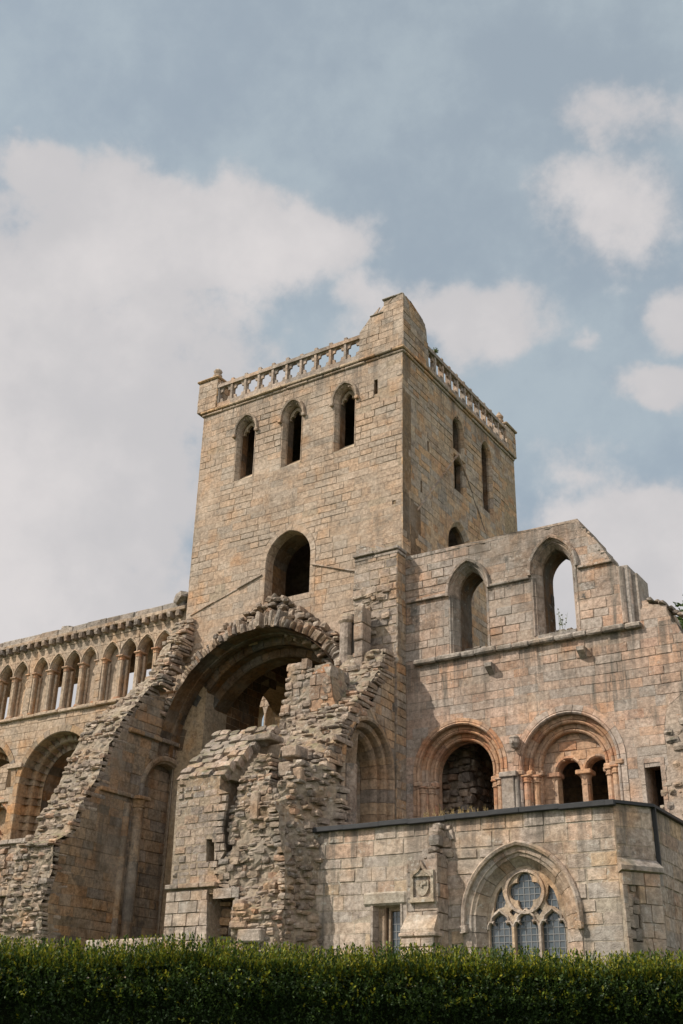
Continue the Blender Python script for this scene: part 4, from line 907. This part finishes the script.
ashlar(w, fd, rect(0, 3.0, dl, CZ), [], 'chapel', (.26, .4), (.35, .8), .02, .024, .02); solid(w, fd, rect(0, GZ-.2, dl, CZ), [], MD, -.8, (.4, .34, .27))
ashlar(w, FE(D1.x), rect(D1.y, 3.0, 30, CZ), [], 'chapel', (.26, .4), (.35, .8), .02, .024, .02, lo=.75, hi=1); solid(w, FE(D1.x), rect(D1.y, GZ-.2, 30, CZ), [], MD, -.8, (.36, .3, .24))
obj('wall', w, M_CHAPEL, cp)
q = MB(); hull(q, [(CX0, PY-.1, CZ), (CX1+.04, PY-.1, CZ), (D1.x+.1, D1.y-.04, CZ), (D1.x+.1, 29.95, CZ), (CX0, 29.95, CZ), (CX0, PY-.1, CZ+.07), (CX1+.04, PY-.1, CZ+.07), (D1.x+.1, D1.y-.04, CZ+.07), (D1.x+.1, 29.95, CZ+.07), (CX0, 29.95, CZ+.07)], (.03, .03, .03)); obj('lead_roof', q, M_LEAD, cp); q = MB()
x = CX0
while x < CX1:
    w_ = min(R.uniform(.7, 1.2), CX1+.05-x); zj = R.uniform(-.02, .015); bxb(q, (x, PY-.13-R.uniform(0, .02), CZ-.05+zj), (x+w_+.02, PY+.02, CZ+.082+zj), (.03, .03, .032), .015); x += w_
obj('lead_flashing', q, M_LEAD, cp)
# traceried window
q = MB(); P = p_point(*TW)
sweep(q, fp, P, [(.46, -.04), (.46, .012), (.27, .012), (.24, -.03), (.18, -.05), (.16, -.10), (.05, -.24), (.0, -.28), (0, -.34), (.04, -.34)], .36, 'chapel', .014, lo=.85, hi=1.08); reveal(q, fp, P, -.34, -.9, 'chapel'); tro = obj('traceried_window', q, M_CHAPEL, cp)
q = MB(); sweep(q, fp, p_point(TW[0], TW[1], TW[2], TW[4]-.15, TW[4], .43), [(-.03, 0), (-.02, .1), (.04, .13), (.09, .07), (.1, 0)], .55, 'chapel', .006); 
for s in (-1, 1): rock(q, fp.p(TW[0]+s*1.44, TW[4]-.2, .06), (Vector((1, 0, 0)), zz, Vector((0, 1, 0))), (.09, .09, .1), pick('chapel'))
obj('hood_mould', q, M_CHAPEL, tro)
def light_head(c, hw, z0, zs): # trefoiled light
    R_ = [(1, 0), (1, .06), (.86, .13), (.62, .13), (.55, .09), (.66, .17), (.60, .25), (.38, .30), (.20, .33), (0, .38)]
    return [(c-hw, z0)]+[(c-hw*a, zs+b) for a, b in R_]+[(c+hw*a, zs+b) for a, b in R_[-2::-1]]+[(c+hw, z0)]
c = TW[0]; zl = 4.38
lh = [light_head(c+k*.665, .288, 2.95, zl) for k in (-1, 0, 1)]
def qr(t):
    f = (t+math.pi/4) % (math.pi/2)-math.pi/4; return .225*math.cos(f)+math.sqrt(max(.0, .19**2-(.225*math.sin(f))**2))
quat = [(c+x, z) for x, z in [(qr(t)*math.cos(t), 5.22+qr(t)*math.sin(t)*(1.1 if math.sin(t) < 0 else 1)) for t in [2*math.pi*i/48 for i in range(48)]]]
tri = []
for s in (-1, 1):
    tri.append([(c+s*.84, 4.74), (c+s*.70, 4.84), (c+s*.55, 4.88), (c+s*.50, 4.98), (c+s*.56, 5.14), (c+s*.60, 5.34), (c+s*.72, 5.20), (c+s*.80, 4.98)])
    tri.append([(c+s*.33, 4.66), (c+s*.42, 4.76), (c+s*.33, 4.84), (c+s*.22, 4.78)]); tri.append([(c+s*.10, 5.74), (c+s*.30, 5.62), (c+s*.16, 5.70)])
q = MB(); plate = [(a, b) for a, b in p_point(TW[0], TW[1]+.02, TW[2]+.02, TW[3], TW[4])]
solid(q, fp, plate, lh+[quat]+tri, -.30, -.42, (.47, .37, .275), (.43, .33, .24)); trc = obj('tracery', q, M_CHAPEL, tro)
q = MB()
for h in lh: sweep(q, fp, [p for p in h if p[1] >= zl-.01], [(.075, -.32), (.06, -.26), (.03, -.25), (.0, -.30)], .5, 'chapel', .004, lo=1.0, hi=1.15)
ring = arc(c, 5.2, .47, -90, 270, 40); sweep(q, fp, ring[::-1], [(.05, -.32), (.04, -.25), (-.02, -.25), (-.03, -.32)], .5, 'chapel', .004, lo=1, hi=1.15)
for s in (-1, 1): sweep(q, fp, [(c+s*.3325, 2.95), (c+s*.3325, zl+.05)], [(.045, -.31), (.03, -.24), (-.03, -.24), (-.045, -.31)], .7, 'chapel', .004, lo=1, hi=1.15)
obj('roll_moulding', q, M_CHAPEL, trc)
def glazing(parent, fr, u0, z0, u1, z1, nu, nv, d):
    q = MB()
    for i in range(nu):
        for j in range(nv):
            a, b = u0+(u1-u0)*i/nu, u0+(u1-u0)*(i+1)/nu; e, g = z0+(z1-z0)*j/nv, z0+(z1-z0)*(j+1)/nv; t = [R.uniform(-.004, .004) for _ in range(3)]
            q.add([fr.p(a, e, d+t[0]), fr.p(b, e, d+t[1]), fr.p(b, g, d+t[1]+t[2]-t[0]), fr.p(a, g, d+t[2])], [(0, 1, 2, 3)], (.1, .1, .1))
    o = obj('leaded_panes', q, M_GLASS, parent)
    q = MB()
    for i in range(nu+1): a = u0+(u1-u0)*i/nu; solid(q, fr, rect(a-.009, z0, a+.009, z1), [], d+.014, d-.01, (.3, .3, .3))
    for j in range(nv+1): e = z0+(z1-z0)*j/nv; solid(q, fr, rect(u0, e-.009, u1, e+.009), [], d+.016, d-.01, (.3, .3, .3))
    obj('lead_strips', q, plain('lead_came', (.18, .18, .18), .6), o)
glazing(tro, fp, c-1.03, 2.9, c+1.03, 5.9, 15, 20, -.40)
# small square-headed window
q = MB(); sweep(q, fp, SWd, [(.1, -.04), (.1, .01), (.04, .01), (-.02, -.2), (-.02, -.3)], .4, 'chapel'); bxb(q, (-15.32, PY-.05, 5.02), (-14.06, PY+.3, 5.34), (.45, .4, .33), .05); bxb(q, (-15.02, PY+.18, 3.2), (-14.78, PY+.36, 5.02), (.36, .25, .16), .03); bxb(q, (-14.72, PY+.24, 3.2), (-14.66, PY+.36, 5.02), (.38, .27, .17), .01); bxb(q, (-14.72, PY+.24, 4.9), (-14.26, PY+.36, 5.02), (.38, .27, .17), .01)
sw = obj('small_window', q, M_CHAPEL, cp); glazing(sw, fp, -14.68, 3.2, -14.26, 4.95, 3, 10, -.33)
# buttress with carved panel
bt = MB(); BX0, BX1, BY = -13.76, -12.92, 24.35
ashlar(bt, FS(BY), rect(BX0, 4.4, BX1, 5.95), [], 'chapel', (.28, .4), (.4, .7), .009, .014, .012); ashlar(bt, FE(BX1), rect(BY, 3, PY, 6.1), [], 'chapel', (.28, .4), (.3, .5), .009, .014, .012, lo=.7, hi=.95); ashlar(bt, FW_(BX0), rect(BY, 3, PY, 5.9), [], 'chapel', (.28, .4), (.3, .5))
bx(bt, (BX0+.03, BY+.03, GZ-.2), (BX1-.03, PY, 5.92), MORT)
hull(bt, [(BX0, BY, 4.68), (BX1, BY, 4.68), (BX0-.04, BY-.22, 4.36), (BX1+.02, BY-.22, 4.36), (BX0-.04, BY-.22, 4.28), (BX1+.02, BY-.22, 4.28), (BX0-.04, BY+.1, 4.28), (BX1+.02, BY+.1, 4.28)], (.46, .39, .32))
stones_row(bt, (BX0-.08, BY-.22, 4.18), (1, 0, 0), (0, -1, 0), 1.0, .09, .06, 'chapel', back=.3); ashlar(bt, FS(BY-.25), rect(BX0-.05, 2.6, BX1+.02, 4.15), [], 'chapel'); bx(bt, (BX0-.02, BY-.22, GZ-.2), (BX1, PY, 4.2), MORT)
bo = obj('buttress', bt, M_CHAPEL, cp)
q = MB(); rubble(q, FS(BY+.4), [(-13.45, 5.9), (-12.85, 5.9), (-12.8, 6.85), (-13.0, 6.85), (-13.5, 6.35)], [], 'ruin', None, (.14, .26), (.2, .4), .4, .09, .2); 
rubble(q, FE(BX1-.05), [(24.4, 5.9), (24.9, 5.9), (24.9, 6.85), (24.7, 6.85)], [], 'ruin', None, (.16, .26), (.2, .4), .3, .06); obj('broken_top', q, M_RUIN, bo)
q = MB(); px0, pz0, px1, pz1 = -13.62, 5.02, -13.0, 5.60; fb = FS(BY-.0); solid(q, fb, rect(px0, pz0, px1, pz1+.1), [rect(px0+.07, pz0+.06, px1-.07, pz1-.04)], .06, -.05, (.52, .44, .34))
solid(q, fb, rect(px0-.04, pz0-.06, px1+.04, pz0), [], .11, -.05, (.52, .45, .35)); pn = obj('carved_panel', q, M_CHAPEL, bo)
q = MB(); ap = (px0+px1)/2; sweep(q, fb, [(px0+.03, pz1-.05), (px0+.1, pz1+.03), (ap-.12, pz1+.08), (ap-.05, pz1+.16), (ap, pz1+.28), (ap+.05, pz1+.16), (ap+.12, pz1+.08), (px1-.1, pz1+.03), (px1-.03, pz1-.05)], [(.03, 0), (.03, .09), (-.03, .09), (-.03, 0)], .4, 'chapel', .002); obj('ogee_hood', q, M_CHAPEL, pn)
q = MB(); solid(q, fb, [(ap-.17, 5.47), (ap+.17, 5.47), (ap+.17, 5.27), (ap+.1, 5.15), (ap, 5.1), (ap-.1, 5.15), (ap-.17, 5.27)], [], .04, -.02, (.5, .43, .34))
for k in range(7): rock(q, fb.p(ap+R.uniform(-.1, .1), 5.3+R.uniform(-.1, .12), .04), (Vector((1, 0, 0)), zz, Vector((0, 1, 0))), (R.uniform(.02, .05), R.uniform(.02, .07), .03), (.47, .4, .31))
obj('worn_shield', q, M_CHAPEL, pn)
# diagonal corner buttress
db = MB(); hull(db, [fd.p(-.02, 5.78, .0), fd.p(dl+.02, 5.78, .0), fd.p(-.06, 5.6, .2), fd.p(dl+.06, 5.6, .2), fd.p(-.06, 5.5, .2), fd.p(dl+.06, 5.5, .2), fd.p(-.02, 5.45, .0), fd.p(dl+.02, 5.45, .0)], pick('grey'))
ashlar(db, Fr(fd.p(0, 0, .12), du, dn), rect(0, 3.0, dl, 5.48), [rect(.12, 4.0, .42, 5.3), rect(.12, 3.1, .7, 3.8)], 'chapel', (.28, .42), (.35, .6)); solid(db, fd, rect(.0, GZ, dl, 5.48), [rect(.12, 4.0, .42, 5.3)], .09, -.1, (.4, .34, .27))
rubble(db, Fr(fd.p(0, 0, .07), du, dn), rect(.12, 4.0, .42, 5.3), [], 'chapel', None, (.16, .3), (.12, .3), .15, .03, .08, .12, .12)
rubble(db, Fr(fd.p(0, 0, .09), du, dn), rect(.12, 3.1, .7, 3.8), [], 'chapel', None, (.16, .3), (.2, .4), .15, .03)
obj('corner_buttress', db, M_CHAPEL, cp)
q = MB(); bx(q, (D1.x+.0, D1.y+.06, 5.5), (D1.x+.09, D1.y+.14, CZ), (.02, .02, .02)); obj('downpipe', q, M_IRON, cp)

# low kerb wall in the transept
lw = MB(); stones_row(lw, (-24.9, 25.2, GZ), (1, 0, 0), (0, -1, 0), 3.9, onY(140, 939, 25.2)[1]-GZ, .25, 'chapel', (.5, .9), .3, .04)
tag(obj('low_stone_wall', lw, M_CHAPEL), 'low pale stone wall between the raking ruin and the rubble block, just over the hedge', 'wall')

# ================================================================== HEDGE
def leaf_cloud(name, m, leaves, parent=None):
    vs = []; fs = []; cols = []
    for p, d, s, l, w_, col in leaves:
        n = len(vs); vs += [p, p+d*l*.5+s*w_, p+d*l, p+d*l*.5-s*w_]; fs.append((n, n+1, n+2, n+3)); cols += [col]*4
    q = MB(); q.v = vs; q.f = fs; q.c = cols; return obj(name, q, m, parent)
def rv():
    while True:
        v = Vector((R.uniform(-1, 1), R.uniform(-1, 1), R.uniform(-1, 1)))
        if .05 < v.length < 1: return v.normalized()
HA = Vector((-4.52, 3.95, 0)); HB = Vector((-1.70, 5.75, 0)); hu = (HB-HA).normalized(); hn = Vector((hu.y, -hu.x, 0)); HTOP = 2.06; HD = 1.1
hedge = thing('clipped_hedge', 'dense clipped green hedge with yellow-green young shoots along the bottom of the picture', 'hedge', (HA+HB)/2-hn*.5)
q = MB(); L0_, L1_ = -6, 10
NX, NZ = 60, 10
def hp_(u, z, back=False):
    p = HA+hu*u+zz*z; return p-hn*(HD if back else .07)
vs = []; 
for i in range(NX+1):
    u = L0_+(L1_-L0_)*i/NX
    for (off, z) in ((.34, 0), (.34, 1.0), (.34, 1.6), (.28, 1.84), (.17, 1.955), (.5, 1.985), (.95, 1.96), (1.0, 1.5), (1.0, 0)):
        vs.append(HA+hu*u-hn*(off+R.uniform(-.02, .02))+zz*(z+R.uniform(-.015, .015)))
q.add(vs, [(i*9+j, (i+1)*9+j, (i+1)*9+j+1, i*9+j+1) for i in range(NX) for j in range(8)], (.02, .025, .01)); obj('shade_core', q, plain('hedge_shade', (.018, .024, .010), .95, .02), hedge)  # closed dark shell, the hedge's inner shade as a colour
leaves = []
def twig(p, dr, n, lmin, lmax, cfun, spread=.9):
    for k in range(n):
        t = k/n; s = rv(); d = (dr*(.6+.5*t)+s*spread).normalized(); side = d.cross(rv())
        if side.length < .1: continue
        side.normalize(); l = R.uniform(lmin, lmax); leaves.append((p+dr*(.055*t), d, side, l, l*R.uniform(.20, .3), cfun()))
def dark():
    k = R.uniform(.7, 1.3); return (.020*k, .038*k, .010*k)
def mid():
    k = R.uniform(.7, 1.3); return (.042*k, .070*k, .013*k)
def young():
    k = R.uniform(.75, 1.25); y = R.random(); return ((.12+.13*y)*k, (.17+.04*y)*k, .015*k)
def in_view(u): return -1.2 < u < 4.6
for i in range(30000):
    u = R.uniform(-3.2, 6.6) if i % 8 else R.uniform(L0_, L1_); z = 2.035-abs(R.gauss(0, .30)) if i % 5 else R.uniform(.1, 2.0)
    if z < .05: continue
    lump = mnoise.noise(Vector((u*2.4, z*3.2, 1.7)))*.085+mnoise.noise(Vector((u*8, z*8, 5)))*.05
    if lump < -.07 and R.random() < .4: continue
    off = -lump+R.uniform(0, .05)+.16*max(0, 2.0-z)/.6*(z > 1.3)+.1*(z <= 1.3)+(.06 if z > 1.93 else 0)*max(0, (z-1.93)/.07)
    p = HA+hu*u-hn*off+zz*z; dr = (hn*.8+zz*R.uniform(.0, .9)+hu*R.uniform(-.5, .5)).normalized()
    r_ = R.random(); tip = max(0, (z-1.75)/.25)
    twig(p, dr, 7, .011, .022, (young if r_ < .012+.10*max(0, tip)**2 else mid if r_ < .16+.4*max(0, tip) else dark))
for i in range(52000):
    u = R.uniform(-3.2, 6.6) if i % 6 else R.uniform(L0_, L1_); b = R.random()**1.6*1.0
    hgt = 2.004+mnoise.noise(Vector((u*1.6, b*3, 9)))*.03+mnoise.noise(Vector((u*6, b*6, 2)))*.025
    p = HA+hu*u-hn*(b+.02)+zz*hgt; long = R.random() < .22
    dr = (zz*1.3+rv()*.42+hn*.3).normalized()
    for s in range(1+(R.randint(1, 2) if long else 0)): twig(p+dr*.045*s, dr, 7, .010, .021, young if R.random() < .5 else mid, .55)
for i in range(11000):                                              # shoulder of the hedge between face and top
    u = R.uniform(-3.2, 6.6); z = R.uniform(1.86, 2.0)
    twig(HA+hu*u-hn*R.uniform(.0, .17)+zz*z, (hn*.8+zz*R.uniform(.3, 1.0)+hu*R.uniform(-.5, .5)).normalized(), 7, .011, .022, mid if R.random() < .55 else dark if R.random() < .7 else young)
leaf_cloud('foliage', M_LEAF, leaves, hedge)

# ================================================================== TREE behind the choir, at the right edge
def crown(name, c, rx, rz, n, leaf, cols, parent):
    lv = []; blobs = []
    for k in range(34):
        v = rv(); blobs.append((Vector((c[0]+v.x*rx*.75, c[1]+v.y*rx*.75, c[2]+v.z*rz*.75)), R.uniform(.22, .4)*rx))
    for i in range(n):
        b, r = R.choice(blobs); v = rv(); p = b+v*r*R.random()**.35; d = (v+rv()*.8+zz*-.2).normalized(); s = d.cross(rv())
        if s.length < .1: continue
        k = R.uniform(.7, 1.3); cc = R.choice(cols); l = R.uniform(.7, 1.3)*leaf; lv.append((p, d, s.normalized(), l, l*.3, tuple(x*k for x in cc)))
    return leaf_cloud(name, M_TREE, lv, parent)
tx, tz = onY(683, 606, 56); TXC = tx+3.6
tr = thing('broadleaf_tree', 'leafy green tree showing past the broken wall top at the right edge', 'tree', (TXC, 56, GZ))
q = MB(); lathe(q, (TXC, 56, GZ), [(.5, 0), (.36, 1.2), (.3, 6), (.22, 12), (.1, 17)], 'inner', 12, col=(.08, .06, .045))
for k in range(10):
    a = k*2.4; z0 = 7+k*.9; p0 = Vector((TXC, 56, GZ+z0)); p1 = p0+Vector((math.cos(a)*3.6, math.sin(a)*3.6, 3.0)); hull(q, [p0+rv()*.15 for _ in range(8)]+[p1+rv()*.04 for _ in range(6)], (.08, .06, .045))
obj('trunk', q, M_TWIG, tr)
crown('crown', (TXC, 56, tz-5.0), 5.6, 5.6, 26000, .24, [(.07, .105, .028), (.10, .13, .035), (.05, .085, .022)], tr)

# ================================================================== WEEDS
def weed(name, label, p, n, h, spread, col, thin=.012, lw=.05):
    q = MB(); lv = []
    for k in range(n):
        b = Vector(p)+Vector((R.uniform(-spread, spread), R.uniform(-spread, spread)*.3, 0)); d = (zz+rv()*.35).normalized(); l = h*R.uniform(.5, 1); side = d.cross(Vector((.3, 1, 0))).normalized(); kk = R.uniform(.7, 1.3)
        lv.append((b, d, side, l, thin, tuple(c*kk for c in col)))
        for j in range(4): pp = b+d*l*R.uniform(.3, 1); dd = (d+rv()).normalized(); lv.append((pp, dd, dd.cross(rv()).normalized(), lw, lw*.3, tuple(c*kk for c in col)))
    o = leaf_cloud(name, M_TREE, lv); tag(o, label, 'plant'); return o
x, z = onY(450, 822, 24.95); weed('dry_grass', 'dry straw grass growing on the chapel roof edge below the left round arch', (x, 25.3, CZ+.06), 60, .3, .9, (.30, .22, .10))
x, z = onY(417, 818, 29.6); weed('climbing_weed', 'thin tall green weed growing in the corner left of the left round arch', (x, 29.6, CZ+.06), 9, 1.3, .1, (.12, .16, .06), .012, .09)
x, z = onY(563, 634, 30.6); weed('window_weed', 'spindly plant growing on the sill of the right pointed window', (x, 30.5, 13.5), 6, .75, .1, (.10, .12, .04), .01, .08)
weed('parapet_tuft', 'small green tuft sprouting on the east parapet near the broken turret', (TX1, 32.6, PB+1.15), 40, .3, .15, (.10, .13, .04), .012, .06)

# ================================================================== LIGHT AND SKY
AZ = math.atan2(.66, .75); EL = rad(43)                     # travel direction of the light: to the north-east and down
L_ = Vector((.66*math.cos(EL), .75*math.cos(EL), -math.sin(EL))); L_.normalize()
sd = bpy.data.lights.new('sun', 'SUN'); sd.energy = 4.8; sd.angle = rad(.6); sd.color = (1, .93, .82)
so = bpy.data.objects.new('sun', sd); COL.objects.link(so); so.rotation_euler = L_.to_track_quat('-Z', 'Y').to_euler(); so.location = (-30, -30, 60)
world = bpy.data.worlds.new('World'); sc.world = world; world.use_nodes = True; t = world.node_tree; t.nodes.clear(); LK = t.links.new
out = N_(t, 'ShaderNodeOutputWorld'); bg = N_(t, 'ShaderNodeBackground'); LK(bg.outputs[0], out.inputs[0])
sky = N_(t, 'ShaderNodeTexSky'); sky.sky_type = 'NISHITA'; sky.sun_disc = False; sky.sun_elevation = EL; sky.sun_rotation = math.atan2(-L_.x, -L_.y); sky.air_density = 1.0; sky.dust_density = 1.5; sky.ozone_density = 1.5
bg.inputs['Strength'].default_value = .1
tc = N_(t, 'ShaderNodeTexCoord')
def math_(op, a, b=None, c=None):
    n = N_(t, 'ShaderNodeMath', operation=op)
    for i, v in enumerate((a, b, c)):
        if v is None: continue
        if isinstance(v, (int, float)): n.inputs[i].default_value = v
        else: LK(v, n.inputs[i])
    return n.outputs[0]
def vdot(v):
    n = N_(t, 'ShaderNodeVectorMath', operation='DOT_PRODUCT'); LK(dirv, n.inputs[0]); n.inputs[1].default_value = tuple(v); return n.outputs['Value']
# warp direction for ragged cloud edges
nz = N_(t, 'ShaderNodeTexNoise'); nz.inputs['Scale'].default_value = 5.5; nz.inputs['Detail'].default_value = 6; nz.inputs['Roughness'].default_value = .55; LK(tc.outputs['Generated'], nz.inputs[0])
sub = N_(t, 'ShaderNodeVectorMath', operation='SUBTRACT'); LK(nz.outputs['Color'], sub.inputs[0]); sub.inputs[1].default_value = (.5, .5, .5)
scl = N_(t, 'ShaderNodeVectorMath', operation='SCALE'); LK(sub.outputs[0], scl.inputs[0]); scl.inputs['Scale'].default_value = .16
add = N_(t, 'ShaderNodeVectorMath', operation='ADD'); LK(tc.outputs['Generated'], add.inputs[0]); LK(scl.outputs[0], add.inputs[1]); dirv = add.outputs[0]
fb_ = N_(t, 'ShaderNodeTexNoise'); fb_.inputs['Scale'].default_value = 8.5; fb_.inputs['Detail'].default_value = 12; fb_.inputs['Roughness'].default_value = .6; LK(tc.outputs['Generated'], fb_.inputs[0])
# cloud banks: centre (as a bearing in the sky), angular half sizes, weight
CL = [(40, 480, 190, 190, 1.0), (-60, 300, 150, 130, 1.0), (90, 250, 130, 75, .85), (250, 250, 130, 65, .75), (310, 235, 80, 55, .75), (440, 290, 110, 52, .75), (60, 620, 180, 120, 1.0), (110, 360, 150, 110, .95), (200, 260, 90, 50, .8), (-120, 620, 200, 200, 1), (20, 180, 60, 35, .7),
      (610, 545, 130, 80, 1.0), (700, 610, 150, 90, 1.0), (598, 200, 105, 85, .78), (612, 95, 115, 48, .74), (680, 290, 50, 50, .75), (650, 372, 55, 28, .65), (570, 325, 35, 18, .45), (480, 620, 150, 80, .8), (940, 500, 240, 160, .9), (-420, 400, 240, 220, .9), (980, 150, 160, 160, .6), (350, -300, 300, 130, .5)]
acc = None
for px, py, rx, ry, wgt in CL:
    d = ray(px, py).normalized(); e1 = RT-d*RT.dot(d); e1.normalize(); e2 = d.cross(e1); depth = ray(px, py).length
    ax, ay = rx/depth, ry/depth
    a = math_('MULTIPLY', vdot(e1), 1/ax); b = math_('MULTIPLY', vdot(e2), 1/ay)
    s = math_('ADD', math_('MULTIPLY', a, a), math_('MULTIPLY', b, b))
    g = math_('MULTIPLY', math_('EXPONENT', math_('MULTIPLY', s, -.8)), wgt)
    g = math_('MULTIPLY', g, math_('GREATER_THAN', vdot(d), 0))
    acc = g if acc is None else math_('MAXIMUM', acc, g)
# unseen cloud added behind the viewer, dense enough to give fill light
dn_ = N_(t, 'ShaderNodeTexNoise'); dn_.inputs['Scale'].default_value = 2.3; dn_.inputs['Detail'].default_value = 5; LK(tc.outputs['Generated'], dn_.inputs[0])
back = math_('MULTIPLY', math_('LESS_THAN', vdot(FW), .25), math_('MULTIPLY', dn_.outputs['Fac'], 1.12)); acc = math_('MAXIMUM', acc, back)
den = math_('ADD', acc, math_('MULTIPLY', math_('SUBTRACT', fb_.outputs['Fac'], .5), 1.15))
def rngw(src, a, b, c, d):
    r = N_(t, 'ShaderNodeMapRange'); r.interpolation_type = 'SMOOTHERSTEP'; LK(src, r.inputs[0])
    for i, v in enumerate((a, b, c, d)): r.inputs[i+1].default_value = v
    return r.outputs[0]
mask = rngw(den, .33, .66, 0, .97)
veil = rngw(fb_.outputs['Fac'], .30, .72, .60, .80)
def mixw(f, a, b):
    x = N_(t, 'ShaderNodeMix', data_type='RGBA'); LK(f, x.inputs[0]) if not isinstance(f, float) else setattr(x.inputs[0], 'default_value', f)
    for s, i in ((a, 6), (b, 7)):
        if isinstance(s, tuple): x.inputs[i].default_value = (*s, 1)
        else: LK(s, x.inputs[i])
    return x.outputs[2]
sn = N_(t, 'ShaderNodeTexNoise'); sn.inputs['Scale'].default_value = 6.5; sn.inputs['Detail'].default_value = 10; sn.inputs['Roughness'].default_value = .55; mpz = N_(t, 'ShaderNodeVectorMath', operation='ADD'); LK(tc.outputs['Generated'], mpz.inputs[0]); mpz.inputs[1].default_value = (.03, .02, .05); LK(mpz.outputs[0], sn.inputs[0])
shade = rngw(math_('ADD', math_('MULTIPLY', den, .35), sn.outputs['Fac']), .55, 1.05, 0, 1)
rear = rngw(vdot(FW), .45, -.10, 1, 2.1)  # brightens the unseen clouds behind the camera as added fill light
CLOUD0 = mixw(shade, (5.9, 5.75, 5.85), (7.3, 6.95, 6.9))
cx = N_(t, 'ShaderNodeVectorMath', operation='SCALE'); LK(CLOUD0, cx.inputs[0]); LK(rear, cx.inputs['Scale']); CLOUD = cx.outputs[0]
c1 = mixw(veil, sky.outputs[0], (4.95, 5.7, 6.1)); c2 = mixw(mask, c1, CLOUD); LK(c2, bg.inputs[0])
vs_ = sc.view_settings; vs_.view_transform = 'Standard'; vs_.look = 'None'; vs_.gamma = 1; vs_.exposure = 0.0; vs_.use_curve_mapping = False
sc.cycles.max_bounces = 6
